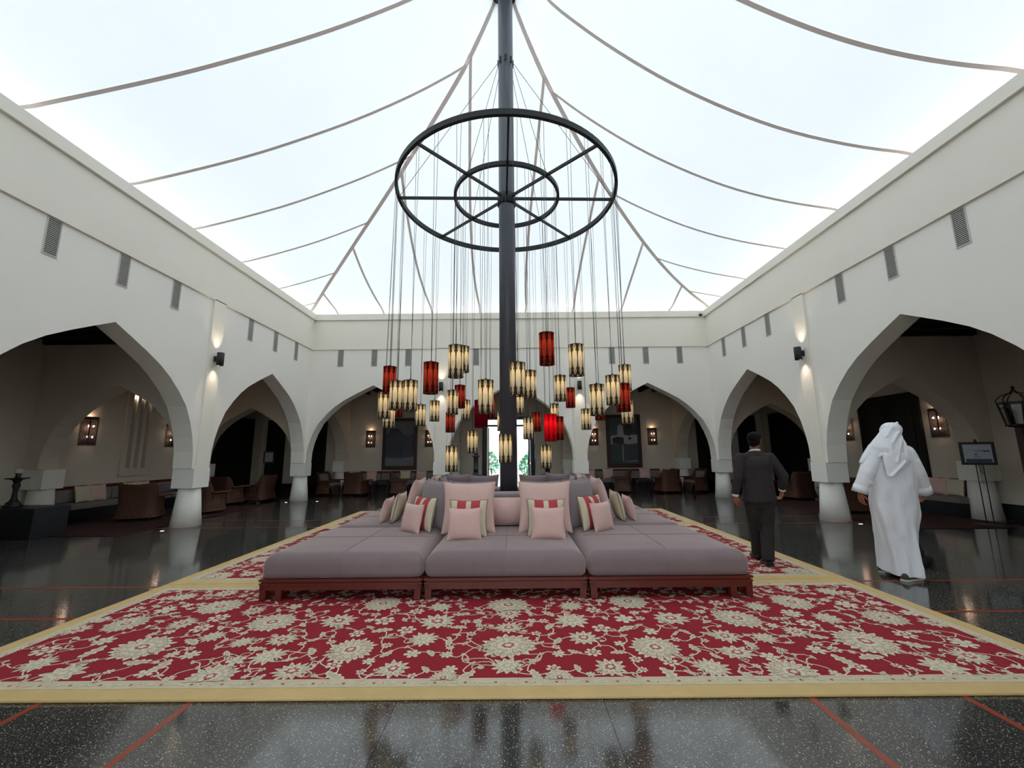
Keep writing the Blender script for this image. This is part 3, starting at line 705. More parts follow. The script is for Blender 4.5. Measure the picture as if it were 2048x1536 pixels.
def rug(y0, y1, label, motifs):
    t = thing('area_rug', label, 'rug', (0, 0, 0), 0)
    X = 4.0; h = .018
    g, s_ = .125, .085
    def frame(a, b, z):
        mb = MB()
        x0, x1, ya, yb = -X+a, X-a, y0+a, y1-a; xi, xj, yi, yj = -X+b, X-b, y0+b, y1-b
        mb.box(x0, x1, ya, yi, 0.0015, z); mb.box(x0, x1, yj, yb, 0.0015, z); mb.box(x0, xi, yi, yj, 0.0015, z); mb.box(xj, x1, yi, yj, 0.0015, z)
        return mb
    frame(0, g, h+.002).build('border', 'gold', t, bevel=.008)
    gb = frame(g, g+s_, h).build('guard_stripe', 'sage_wool', t)
    MB().box(-X+g+s_, X-g-s_, y0+g+s_, y1-g-s_, .0015, h).build('field', 'red_wool', t)
    mb = MB(); z = h+.0008
    fx0, fx1, fy0, fy1 = -X+g+s_, X-g-s_, y0+g+s_, y1-g-s_
    half = motifs
    if half is None:
        half = []
        tries = 0
        while tries < 9000 and len(half) < 420:
            tries += 1
            k = random.choice('rrffl') if len(half) > 22 else 'R'
            r = {'R': random.uniform(.17, .22), 'r': random.uniform(.10, .14), 'f': random.uniform(.03, .08), 'l': random.uniform(.03, .09)}[k]
            x = random.uniform(.05, 3.95); y = random.uniform(y0+.25, y1-.25)
            if all(math.hypot(x-a, y-b) > (r+c)*1.12 for _, a, b, c in half) and x > r*.9: half.append((k, x, y, r))
    else:
        half = list(half); tries = 0
        while tries < 9000 and len(half) < 330:
            tries += 1
            k = random.choice('fll'); r = random.uniform(.020, .062)
            x = random.uniform(.06, 3.9); y = random.uniform(y0+.2, y1-.2)
            if all(math.hypot(x-a, y-b) > (r+c)*1.0+.010 for _, a, b, c in half) and x > r: half.append((k, x, y, r))
    for k, x, y, r in half:
        for sx in ((1,) if x < .06 else (1, -1)):
            if k in 'Rh': rosette(mb, sx*x, y, r*1.04, z+.001, random.randint(17, 22), True)
            elif k == 'r': rosette(mb, sx*x, y, r*1.05, z+.001, random.randint(10, 14), False)
            elif k == 'f': flower(mb, sx*x, y, r*1.02, z+.0012)
            else: leaf(mb, sx*x, y, r*1.15, random.uniform(0, 6.28), z+.001)
    used = set()
    for i, (k, x, y, r) in enumerate(half):
        near = sorted(range(len(half)), key=lambda j: math.hypot(half[j][1]-x, half[j][2]-y))[1:5]
        for j in near[:3 if k in 'Rr' else 2]:
            if (min(i, j), max(i, j)) in used: continue
            used.add((min(i, j), max(i, j)))
            for sx in (1, -1): vine(mb, (sx*x, y), (sx*half[j][1], half[j][2]), z)
    clip_motifs(mb, fx0-.06, fx1+.06, fy0-.02, fy1+.02)
    # thin cream outline of the field
    for a, b, c, d in ((fx0, fx1, fy0, fy0+.012), (fx0, fx1, fy1-.012, fy1), (fx0, fx0+.012, fy0, fy1), (fx1-.012, fx1, fy0, fy1)):
        mb.add([(a, c, z), (b, c, z), (b, d, z), (a, d, z)], [(0, 1, 2, 3)], 0)
    p = mb.build('floral_pattern', ['cream_wool', 'green_wool', 'rose_wool'], t); p['kind'] = 'stuff'
    # small sprigs along the guard stripe
    mb = MB(); x = -X+g+.1
    while x < X-g-.1:
        for yy in (y0+g+s_*.5, y1-g-s_*.5):
            flower(mb, x, yy+random.uniform(-.01, .01), .018, z+.0005)
            leaf(mb, x+.07, yy, .028, random.uniform(-.6, .6), z+.0005, 1, 0)
            mb.add([(x+.14+.012*math.cos(q), yy+.012*math.sin(q), z+.001) for q in (0, 1.26, 2.5, 3.77, 5.03)], [(0, 1, 2, 3, 4)], 2)
        x += .2
    y = y0+g+s_+.05
    while y < y1-g-s_-.05:
        for xx in (-X+g+s_*.5, X-g-s_*.5):
            flower(mb, xx, y, .018, z+.0005); leaf(mb, xx, y+.07, .028, random.uniform(.9, 2.2), z+.0005, 1, 0)
        y += .16
    p = mb.build('sprig_pattern', ['cream_wool', 'green_wool', 'rose_wool'], t); p['kind'] = 'stuff'
    return t
rug(2.84, 5.175, 'red floral wool rug with gold border, in front of the daybeds', MOTIF)
rug(5.185, 9.055, 'red floral wool rug with gold border, under the middle of the daybeds', None)
rug(9.065, 11.42, 'red floral wool rug with gold border, behind the daybeds', None)
# ------------------------------------------------------------------ daybeds around the mast
RUGZ = .0245
MW = 1.70; GAP = .012
def rounded_slab(dx, dy, z0, z1, r, puff=.012, n=14):
    """mattress: rounded edges all round, slightly crowned top"""
    mb = MB(); prof = []
    rs = [(0.0, z0)]
    k = 7
    def outline(inset, z):
        pts = []; rr = max(r-inset*.35, .03)
        hx, hy = dx/2-inset, dy/2-inset; cr = max(.07-inset*.3, .02)
        for cx, cy, a0 in ((hx-cr, hy-cr, 0), (-hx+cr, hy-cr, PI/2), (-hx+cr, -hy+cr, PI), (hx-cr, -hy+cr, 1.5*PI)):
            for q in range(7):
                a = a0+q*PI/12
                pts.append((cx+cr*math.cos(a), cy+cr*math.sin(a), z))
        return pts
    rings = [outline(.05, z0)]
    for q in range(6):
        a = q/5*PI/2; rings.append(outline(.045*(1-math.sin(a)), z0+.07*(1-math.cos(a))))
    for q in range(8):
        a = q/7*PI/2; rings.append(outline(r*(1-math.cos(a)), z1-r+r*math.sin(a)))
    for q in (1, 2, 3, 4): rings.append(outline(r+q*.09, z1+puff*math.sin(q/4*PI/2)))
    m = len(rings[0])
    mb.add([p for rg in rings for p in rg], [(i*m+j, i*m+(j+1) % m, (i+1)*m+(j+1) % m, (i+1)*m+j) for i in range(len(rings)-1) for j in range(m)], 0, True)
    b = len(mb.v)-m
    mb.f.append(tuple(range(b, b+m))); mb.m.append(0); mb.s.append(True)
    mb.f.append(tuple(reversed(range(m)))); mb.m.append(0); mb.s.append(False)
    return mb
hw = MW/2
matt_me = rounded_slab(MW-.012, MW-.012, .205, .452, .12).mesh('mattress', 'mattress')
seam_mb = MB()
for e in ((-1, 0), (0, 1)):
    pass
seam_x = MB().tube([(-hw+.10, 0, .458), (-hw+.2, 0, .4655), (hw-.2, 0, .4655), (hw-.10, 0, .458)], .0022, 5, cap=False).mesh('seam', 'mauve_piping')
fr_mb = MB()
fr_mb.box(-hw, hw, -hw, hw, .182, .204); fr_mb.box(-hw+.02, hw-.02, -hw+.02, hw-.02, .165, .182)
fr_mb.box(-hw+.004, hw-.004, -hw+.004, hw-.004, .148, .165)
frame_me = fr_mb.mesh('bed_frame', 'mahog')
rail_me = MB().box(-hw+.01, hw-.01, -.02, .02, .095, .148).mesh('rail', 'mahog')
leg_me = MB().box(-.032, .032, -.032, .032, 0, .10).mesh('leg', 'mahog')
MODS = []
where = {(-1, -1): 'front left corner of the island', (0, -1): 'middle of the front row', (1, -1): 'front right corner of the island',
         (-1, 0): 'middle of the left side', (1, 0): 'middle of the right side', (-1, 1): 'back left corner of the island', (0, 1): 'middle of the back row', (1, 1): 'back right corner of the island'}
CY = 4.55+.02+hw+MW+GAP
for (i, j), wh in where.items():
    t = thing('daybed', 'mauve grey daybed mattress on red-brown timber frame, '+wh, 'daybed', (i*(MW+GAP), CY+j*(MW+GAP), RUGZ))
    inst('mattress', matt_me, t); 
    inst('seam', seam_x, t); inst('seam', seam_x, t, rot=(0, 0, PI/2))
    inst('bed_frame', frame_me, t)
    for s in (-1, 1):
        inst('rail', rail_me, t, (0, s*(hw-.03), 0)); inst('rail', rail_me, t, (s*(hw-.03), 0, 0), (0, 0, PI/2))
    for sx in (-1, 1):
        for sy in (-1, 1):
            inst('leg', leg_me, t, (sx*(hw-.05), sy*(hw-.035), 0))
            inst('leg', leg_me, t, (sx*(hw-.035) if False else sx*(hw-.21), sy*(hw-.035), 0)) if (i == sx and j == sy) else None
            if i == sx and j == sy: inst('leg', leg_me, t, (sx*(hw-.05), sy*(hw-.19), 0))
# upholstered core round the mast
mb = MB()
co, ci = .70, .24
mb.box(-co, co, -co, -ci, RUGZ, .90); mb.box(-co, co, ci, co, RUGZ, .90); mb.box(-co, -ci, -ci, ci, RUGZ, .90); mb.box(ci, co, -ci, ci, RUGZ, .90)
core = mb.build('backrest_core', 'grey', None, (0, CY, 0), bevel=.03)
tag(core, 'mauve grey upholstered box backrest round the foot of the mast', 'backrest')
TOP = .460+RUGZ

def pillow_mesh(name, w, h, t, mats, stripes=None, n=22, ear=.09):
    mb = MB()
    def pt(u, v, s):
        x = u*w/2*(1-ear*(1-v*v)*abs(u)**3); z = v*h/2*(1-ear*(1-u*u)*abs(v)**3)
        th = t/2*((1-abs(u)**2.6)*(1-abs(v)**2.6))**.55
        wr = .004*math.sin(u*23+v*9)*math.sin(v*17-u*5)*(abs(u)+abs(v))*.8
        return (x, s*(th+wr*(th > .01)), z+h/2*.985)
    for s in (-1, 1):
        vs = []; 
        for i in range(n+1):
            for j in range(n+1):
                u = -math.cos(PI*i/n); v = -math.cos(PI*j/n)
                vs.append(pt(u, v, s))
        k0 = len(mb.v); mb.v += vs
        for i in range(n):
            for j in range(n):
                a, b, c, d = i*(n+1)+j, (i+1)*(n+1)+j, (i+1)*(n+1)+j+1, i*(n+1)+j+1
                q = (a, b, c, d) if s < 0 else (d, c, b, a)
                um = -math.cos(PI*(i+.5)/n); mi = 0
                if stripes and s < 0: mi = stripes(um)
                mb.f.append(tuple(k0+e for e in q)); mb.m.append(mi); mb.s.append(True)
    cov = mb.mesh(name, mats)
    # piping round the edge
    pb = MB(); L = []
    m = 16
    for k in range(m): L.append((-1+2*k/m, -1))
    for k in range(m): L.append((1, -1+2*k/m))
    for k in range(m): L.append((1-2*k/m, 1))
    for k in range(m+1): L.append((-1, 1-2*k/m))
    pts = [Vector(pt(u, v, 0)) for u, v in L]
    pb.tube(pts, .0055, 5, cap=False)
    return cov, pb
def stripe_fn(u):
    return 1 if .16 < abs(u) < .58 else 0
PW = {}
for key, w, h, t, mats, st, pm in (('pinkL', .70, .66, .20, ['pink'], None, 'pinkpipe'), ('greyL', .66, .66, .20, ['grey'], None, 'mauve_piping'),
        ('stripe', .48, .45, .15, ['creamcloth', 'rosecloth'], stripe_fn, 'darkpipe'), ('pinkS', .41, .37, .13, ['pink'], None, 'pinkpipe'), ('greyW', .60, .62, .18, ['grey'], None, 'mauve_piping')):
    cov, pb = pillow_mesh('cover', w, h, t, mats, st, n=24)
    PW[key] = (cov, pb.mesh('piping', pm))
PL = {'pinkL': ('large_cushion', 'large dusty pink square cushion %s'), 'greyL': ('large_cushion', 'large mauve grey square cushion %s'), 'greyW': ('large_cushion', 'large mauve grey square cushion %s'),
      'stripe': ('striped_cushion', 'cream cushion with two rose red stripes %s'), 'pinkS': ('small_cushion', 'small dusty pink cushion %s')}
def pillow(key, x, y, ang, lean, text, z=TOP, group=None):
    """ang: direction the front faces, degrees from -y turning towards +x"""
    nm, lb = PL[key]
    t = thing(nm, lb % text, 'cushion', (x, y, z), 0, group)
    t.rotation_euler = (-math.radians(lean), 0, math.radians(ang))
    inst('cover', PW[key][0], t); inst('piping', PW[key][1], t)
    return t
for s, nm in ((-1, 'left'), (1, 'right')):
    o = '%s of the front bolster' % nm
    pillow('greyL', s*.51, 5.90, 0, 13, 'behind a pink one '+o)
    pillow('pinkL', s*.50, 5.62, s*-1, 14, 'standing '+o)
    pillow('stripe', s*.50+(.0 if s > 0 else .02), 5.375, s*1, 13, 'leaning '+o)
    pillow('pinkS', s*.505, 5.205, s*-2, 12, 'leaning '+o)
    # front corners, turned outwards
    c = 'on the front %s corner daybed' % nm
    pillow('greyL', s*1.07, 6.03, s*42, 12, 'turned to the corner '+c)
    pillow('greyL', s*1.12, 6.31, s*47, 12, 'behind another grey one '+c)
    pillow('stripe', s*1.18, 5.83, s*42, 13, 'facing out '+c)
    pillow('pinkS', s*1.29, 5.71, s*42, 13, 'turned to the corner '+c)
    # sides
    d = 'on the %s side daybed' % nm
    pillow('pinkL', s*1.50, 6.68, s*90, 12, 'nearer the front '+d)
    pillow('stripe', s*1.74, 6.66, s*90, 13, 'standing '+d)
    pillow('pinkS', s*1.91, 6.66, s*90, 13, 'standing '+d)
    pillow('greyL', s*1.20, 7.08, s*90, 10, 'beside the core '+d)
    pillow('pinkL', s*1.45, 7.82, s*90, 12, 'nearer the back '+d)
    pillow('greyL', s*1.02, 8.18, s*135, 10, 'turned to the corner on the back %s corner daybed' % nm)
    # back row, seen from behind over the core
    pillow('greyW', s*.50, 8.34, 180-s*2, 8, 'on the back daybed, next to the mast on its '+nm)
    pillow('greyW', s*1.09, 8.36, 180-s*6, 8, 'at the outer end of the back row on the '+nm)
bol = thing('bolster', 'dusty pink bolster roll between two large pink cushions', 'bolster', (0, 6.20, TOP+.194))
mb = MB(); R = .19
mb.lathe([(.0, -.44), (.10, -.44), (.16, -.43), (R-.008, -.405), (R, -.38), (R, .38), (R-.008, .405), (.16, .43), (.10, .44), (0, .44)], 36)
b_ = mb.build('cover', 'pink', bol); b_.rotation_euler = (0, PI/2, 0)
for e in (-1, 1):
    MB().tube([((R-.004)*math.cos(2*PI*k/32), (R-.004)*math.sin(2*PI*k/32), e*.395) for k in range(33)], .005, 5, cap=False).build('piping', 'pinkpipe', bol, rot=(0, PI/2, 0))
bol2 = copy_tree(bol, (0, CY+(CY-6.20), TOP+.194), (0, 0, 0), 'dusty pink bolster roll behind the core on the back daybed')
# ------------------------------------------------------------------ lamps on the walls
SC_H = .68
MT['sconce_plate'] = mat('dark_bronze_plate', rgb(66, 50, 42), .6, .1, 10)
def sconce(loc, rz, label, grp):
    t = thing('lattice_sconce', label, 'wall lamp', loc, rz, grp)
    R = .19; D = .15; h = SC_H/2
    def P(a, z): return (R*math.sin(a), -D*math.cos(a)*1.0, z)      # -y faces into the room
    N = 12; A = [-PI/2+PI*i/N for i in range(N+1)]
    fr = MB()
    for z in (-h, h): fr.tube([P(a, z) for a in A], .012, 5)
    for a in (-PI/2, -PI/6, PI/6, PI/2): fr.bar(P(a, -h), P(a, h), .014, .014)
    for z0, z1 in ((h-.06, h),):
        fr.grid(lambda i, j: P(A[i], (z0, z1)[j]), N+1, 2)
    fr.build('frame', 'sconce_plate', t)
    # pierced screen: crossing bars
    lat = MB(); nz = 17
    for k in range(N):
        for q in range(nz):
            z0 = -h+(2*h-.06)*q/nz; z1 = -h+(2*h-.06)*(q+1)/nz
            a0, a1 = A[k], A[k+1]; am = (a0+a1)/2; zm = (z0+z1)/2
            lat.bar(P(a0, z0), P(a1, z1), .013, .006, up=(0, -1, 0)); lat.bar(P(a0, z1), P(a1, z0), .012, .006, up=(0, -1, 0))
    l = lat.build('lattice_screen', 'sconce_plate', t); l['kind'] = 'stuff'
    MB().box(-.17, .17, -.012, 0, -h, h).build('back_plate', 'sconce_plate', t)
    for z in (-.15, .12):
        for x in (-.06, .06):
            MB().lathe([(0, .03), (.02, .015), (.024, 0), (.018, -.02), (0, -.03)], 10).build('bulb', 'sconce_bulb', t, (x, -.07, z))
    light('POINT', 'sconce_glow', t, (0, -.07, .06), SCONCE_W, (1, .66, .42), size=.05)
    light('POINT', 'sconce_uplight', t, (0, -.07, h+.02), SCONCE_W*.30, (1, .66, .42), size=.03)
    return t
SCONCE_W = 2.6
for x in (-5.95, -3.45): sconce((x, BACK, 2.15), 0, 'pierced brass half-round wall lamp beside the dark fort picture on the back wall', 'lamps beside the fort picture')
for x in (3.48, 5.96): sconce((x, BACK, 2.15), 0, 'pierced brass half-round wall lamp beside the white house picture on the back wall', 'lamps beside the house picture')
for y in (10.44, 13.0): sconce((-OUT, y, 2.15), -PI/2+PI, 'pierced brass half-round wall lamp beside the slotted niche of the left walk', 'lamps beside the slotted niche')
for y in (10.30, 13.12): sconce((OUT, y, 2.15), -PI/2, 'pierced brass half-round wall lamp beside the black doorway of the right walk', 'lamps beside the black doorway')
UP_W = 20
def updown(loc, rz, label, grp=None):
    t = thing('wall_light', label, 'wall lamp', loc, rz, grp)
    mb = MB(); n = 24
    mb.lathe([(.055, -.15), (.075, -.15), (.075, .15), (.055, .15), (.055, .05), (.0, .05)], n, cap=False); mb.lathe([(.055, -.15), (.055, -.05), (0, -.05)], n, cap=False)
    mb.build('housing', 'blackmetal', t, (0, -.13, 0))
    MB().box(-.04, .04, -.08, 0, -.06, .06).build('bracket', 'blackmetal', t)
    for s in (-1, 1):
        light('SPOT', 'beam_light', t, (0, -.10, s*.10), UP_W, (1, .80, .62), rot=((PI, 0, 0) if s > 0 else (0, 0, 0)), size=.02, spot=math.radians(78), blend=.9)
    return t
for sx, s in ((-1, 'left'), (1, 'right')):
    updown((sx*(W-.005), 9.40, 3.72), PI/2 if sx < 0 else -PI/2, 'black cylinder up-and-down light on the %s arcade pilaster' % s)
    updown((sx*2.345, B-.005, 3.74), 0, 'black cylinder up-and-down light above the back column on the %s of the entrance arch' % s)
# small camera dome in the corner of the coping
t = thing('security_camera', 'small white dome camera with black lens on the far right coping corner', 'camera', (6.66, B+.065-.13, 6.24))
MB().lathe([(0, .07), (.05, .065), (.07, .03), (.072, 0), (.065, -.03)], 20).build('housing', 'vent', t)
MB().lathe([(.062, -.02), (.058, -.05), (.035, -.075), (0, -.085)], 20).build('lens_dome', 'ventdark', t)
# recessed floor lights beside columns
for x, y, l in ((-7.08, 8.80, 'near column of the left arcade'), (7.2, 8.9, 'near column of the right arcade'), (-7.25, 13.78, 'far left corner column, walk side'), (-6.36, 14.02, 'far left corner column, back side')):
    t = thing('floor_light', 'small round floor light set in terrazzo at the '+l, 'floor light', (x, y, .0005))
    MB().lathe([(.045, 0), (.05, .002), (.036, .003)], 20).build('ring', 'brass', t)
    MB().lathe([(.036, 0), (.034, .0032), (0, .0034)], 20).build('lens', 'floor_led', t)

# ------------------------------------------------------------------ outer wall fittings
# slotted niche on the left
nt_ = thing('slotted_niche', 'white raised panel with three tall narrow slots on the left wall', 'wall niche', (-OUT+.002, 11.83, 0), PI/2)
mb = MB()
d = .06
for x0, x1 in ((-.45, -.30), (-.17, -.065), (.065, .17), (.30, .45)): mb.box(x0, x1, -d, 0, .98, 3.45)
for x in (-.235, 0, .235): mb.box(x-.07, x+.07, -d, 0, .98, 1.19); mb.box(x-.07, x+.07, -d, 0, 3.22+(.1 if x < 0 else 0)*0, 3.45)
mb.build('surround', 'inner', nt_)
for x in (-.235, 0, .235):
    MB().box(x-.068, x+.068, -.004, 0, 1.19, 3.22).build('slot', 'slotdark', nt_)
    light('POINT', 'slot_light', nt_, (x, -.03, 3.16), .5 if x else .15, (1, .84, .66), size=.01)
# black doorways
def black_door(name, loc, rz, w, h, label_struct=None):
    t = bpy.data.objects.new(name, None); COL.objects.link(t); t.location = loc; t.rotation_euler = (0, 0, rz); t['kind'] = 'structure'
    MB().box(-w/2-.08, -w/2, -.06, 0, 0, h+.08).build('door_jamb', 'blackdoor', t); MB().box(w/2, w/2+.08, -.06, 0, 0, h+.08).build('door_jamb', 'blackdoor', t)
    MB().box(-w/2, w/2, -.06, 0, h, h+.08).build('door_head', 'blackdoor', t)
    for s in (-1, 1):
        lf = MB().box(min(0, s*w/2), max(0, s*w/2), -.03, -.002, 0.005, h).build('door_leaf', 'blackdoor', t)
        for z0, z1 in ((.25, h*.45), (h*.52, h-.2)):
            MB().box(s*w*.25-w*.17, s*w*.25+w*.17, -.04, -.03, z0, z1).build('door_panel', 'blackdoor', lf)
    return t
black_door('door_2', (OUT, 11.66, 0), -PI/2, 1.75, 2.92)
for sx, k in ((-1, 3), (1, 5)):
    black_door('door_%d' % k, (sx*OUT, 15.95, 0), PI/2 if sx < 0 else -PI/2, 2.1, 2.9)
    black_door('door_%d' % (k+1), (sx*8.15, BACK, 0), 0, .5, 2.9); black_door('door_%d' % (k+5), (sx*9.95, BACK, 0), 0, .6, 2.9)
# small dark pictures in the corner
t = thing('picture', 'small dark framed picture on the wall of the far left corner', 'picture', (-8.62, BACK-.001, 1.5))
MB().box(-.16, .16, -.03, 0, 0, .92).build('frame', 'darkwood', t); MB().box(-.12, .12, -.034, -.03, .05, .87).build('print', 'navy', t)
# pictures on the back wall
def flat(name, pts, m, parent, y): 
    return MB().add([(x, y, z) for x, z in pts], [tuple(range(len(pts)))]).build(name, m, parent)
def pmat(n, c): 
    MT[n] = mat(n, c, .45, .08, 5); return n
pmat('print_sky', rgb(104, 106, 114)); pmat('print_dark', rgb(52, 58, 72)); pmat('print_mid', rgb(62, 68, 82)); pmat('print_pale', rgb(112, 116, 120)); pmat('print_blue', rgb(34, 44, 78))
pmat('print_white', rgb(170, 168, 172)); pmat('print_leaf', rgb(58, 70, 72)); pmat('print_black', rgb(20, 22, 28))
def picture(x, label, w=1.46, z0=.86, z1=3.02, tilt=0):
    t = thing('picture', label, 'picture', (x, BACK-.002, 0))
    f_ = .13
    for a, b, c, d in ((-w/2, -w/2+f_, z0, z1), (w/2-f_, w/2, z0, z1), (-w/2+f_, w/2-f_, z0, z0+f_+.03), (-w/2+f_, w/2-f_, z1-f_, z1)):
        MB().box(a, b, -.07, 0, c, d).build('frame', 'darkwood', t, bevel=.01)
    return t, -w/2+f_, w/2-f_, z0+f_+.03, z1-f_
t, a, b, c, d = picture(-4.70, 'tall dark framed picture of a fort at dusk above the bench on the back wall')
MB().box(a, b, -.03, -.005, c, d).build('print', 'print_sky', t)
w_ = b-a; h_ = d-c
flat('print_fort', [(a, c+.30*h_), (b, c+.30*h_), (b, c+.72*h_), (a+.8*w_, c+.68*h_), (a+.62*w_, c+.70*h_), (a+.5*w_, c+.78*h_), (a+.46*w_, c+.82*h_), (a+.3*w_, c+.84*h_), (a+.28*w_, c+.82*h_), (a+.14*w_, c+.8*h_), (a+.12*w_, c+.74*h_), (a, c+.70*h_)], 'print_dark', t, -.031)
flat('print_shore', [(a, c), (b, c), (b, c+.21*h_), (a+.5*w_, c+.16*h_), (a, c+.19*h_)], 'print_pale', t, -.0315)
flat('print_band', [(a, c+.19*h_), (a+.5*w_, c+.16*h_), (b, c+.21*h_), (b, c+.31*h_), (a, c+.31*h_)], 'print_mid', t, -.0317)
flat('print_figure', [(a+.50*w_, c+.22*h_), (a+.58*w_, c+.22*h_), (a+.57*w_, c+.40*h_), (a+.54*w_, c+.42*h_), (a+.51*w_, c+.39*h_)], 'print_blue', t, -.032)
t, a, b, c, d = picture(4.74, 'tall dark framed picture of a white house above the back wall bench', z0=.87, z1=3.08)
MB().box(a, b, -.03, -.005, c, d).build('print', 'print_dark', t)
w_ = b-a; h_ = d-c
flat('print_sky', [(a, c+.62*h_), (b, c+.62*h_), (b, d), (a, d)], 'print_mid', t, -.031)
flat('print_house', [(a+.05*w_, c+.42*h_), (a+.98*w_, c+.42*h_), (a+.98*w_, c+.62*h_), (a+.80*w_, c+.62*h_), (a+.80*w_, c+.66*h_), (a+.5*w_, c+.66*h_), (a+.5*w_, c+.80*h_), (a+.42*w_, c+.86*h_), (a+.3*w_, c+.82*h_), (a+.28*w_, c+.62*h_), (a+.05*w_, c+.60*h_)], 'print_white', t, -.0315)
flat('print_tree', [(a+.52*w_, c+.62*h_), (a+.74*w_, c+.60*h_), (a+.86*w_, c+.70*h_), (a+.78*w_, c+.84*h_), (a+.6*w_, c+.86*h_), (a+.5*w_, c+.76*h_)], 'print_black', t, -.032)
flat('print_shadow', [(a+.1*w_, c+.43*h_), (a+.5*w_, c+.43*h_), (a+.5*w_, c+.56*h_), (a+.28*w_, c+.58*h_), (a+.1*w_, c+.55*h_)], 'print_black', t, -.0321)
flat('print_shadow', [(a+.66*w_, c+.52*h_), (a+.76*w_, c+.52*h_), (a+.76*w_, c+.57*h_), (a+.66*w_, c+.57*h_)], 'print_black', t, -.0321)
flat('print_shrub', [(a+.1*w_, c+.04*h_), (a+.98*w_, c+.06*h_), (a+.98*w_, c+.44*h_), (a+.72*w_, c+.41*h_), (a+.45*w_, c+.44*h_), (a+.1*w_, c+.42*h_)], 'print_leaf', t, -.0322)
flat('print_path', [(a+.4*w_, c+.03*h_), (a+.97*w_, c+.03*h_), (a+.97*w_, c+.08*h_), (a+.5*w_, c+.055*h_)], 'print_pale', t, -.0324)
flat('print_trunk', [(a+.44*w_, c+.06*h_), (a+.47*w_, c+.06*h_), (a+.47*w_, c+.40*h_), (a+.44*w_, c+.40*h_)], 'print_white', t, -.0324)
# entrance doors
MT['doorblue'] = mat('dark_bronze_frame', rgb(28, 32, 44), .35, .1, 4, metal=.3)
dr = bpy.data.objects.new('door_1', None); COL.objects.link(dr); dr.location = (-.12, BACK, 0); dr['kind'] = 'structure'
for s in (-1, 1):
    MB().box(min(s*1.10, s*.93), max(s*1.10, s*.93), -.08, .34, 0, 3.02).build('door_jamb', 'doorblue', dr)
MB().box(-.93, .93, -.08, .34, 2.92, 3.02).build('door_head', 'doorblue', dr); MB().box(-.93, .93, .02, .12, 2.62, 2.70).build('transom_bar', 'doorblue', dr)
MB().box(-.93, .93, .06, .07, 2.70, 2.92).build('transom_pane', 'glass', dr)
for s in (-1, 1):                                  # leaves standing open, outwards
    lf = MB()
    for y0, y1, z0, z1 in ((.34, .44, .01, 2.6), (1.12, 1.22, .01, 2.6), (.44, 1.12, .01, .25), (.44, 1.12, 2.48, 2.6), (.44, 1.12, 1.02, 1.10)):
        lf.box(-.03, .03, y0, y1, z0, z1)
    lo = lf.build('door_leaf', 'doorblue', dr, (s*.84, 0, 0), (0, 0, -s*.08))
    MB().box(-.005, .005, .44, 1.12, .25, 2.48).build('door_pane', 'glass', lo)
    MB().tube([(-s*.05, 1.05, .9), (-s*.07, 1.05, .95), (-s*.07, 1.05, 1.25), (-s*.05, 1.05, 1.3)], .012, 8).build('door_handle', 'brass', lo)
# outside
MT['paving'] = mat('pale_paving', rgb(205, 200, 188), .9, .08, 2)
MT['leafgreen'] = mat('shrub_leaf', rgb(70, 130, 96), .7, .25, 3)
struct(MB().box(-30, 30, BACK+.301, 70, -.2, -.01).build('ground_outside', 'paving'))
MT['pool'] = mat('turquoise_pool_water', rgb(40, 178, 178), .15, .05, 2)
tag(MB().box(-6, 10, 40, 62, -.009, .04).build('pool', 'pool'), 'turquoise pool water seen through the entrance doors', 'pool')
def shrub(x, y, h, r, label):
    t = thing('shrub', label, 'shrub', (x, y, -.01))
    mb = MB()
    for k in range(420):
        a = random.uniform(0, 2*PI); z = random.random()**.8; rr = r*math.sin(PI*min(.95, .15+z*.8))*random.uniform(.7, 1)
        c = Vector((rr*math.cos(a), rr*math.sin(a), .1+z*h)); u = Vector((random.gauss(0, 1), random.gauss(0, 1), random.gauss(0, 1))).normalized(); v = u.orthogonal().normalized(); L = .11
        mb.add([c-u*L, c+v*L*.4, c+u*L, c-v*L*.4], [(0, 1, 2, 3)])
    p = mb.build('foliage', 'leafgreen', t); p['kind'] = 'stuff'
    mb = MB(); 
    for k in range(4): mb.tube([(0, 0, 0), (random.uniform(-.1, .1), random.uniform(-.1, .1), h*.4), (random.uniform(-.3, .3)*r*2, random.uniform(-.3, .3)*r*2, h*.8)], [.03, .02, .01], 6)
    mb.build('stem', 'darkwood', t)
shrub(.95, 27, 1.3, .55, 'green shrub outside the entrance doors, right of the mast'); shrub(-1.5, 30, 1.5, .6, 'green shrub outside the entrance doors, left of the mast'); shrub(1.9, 36, 2.2, .9, 'taller green shrub far outside the entrance doors')

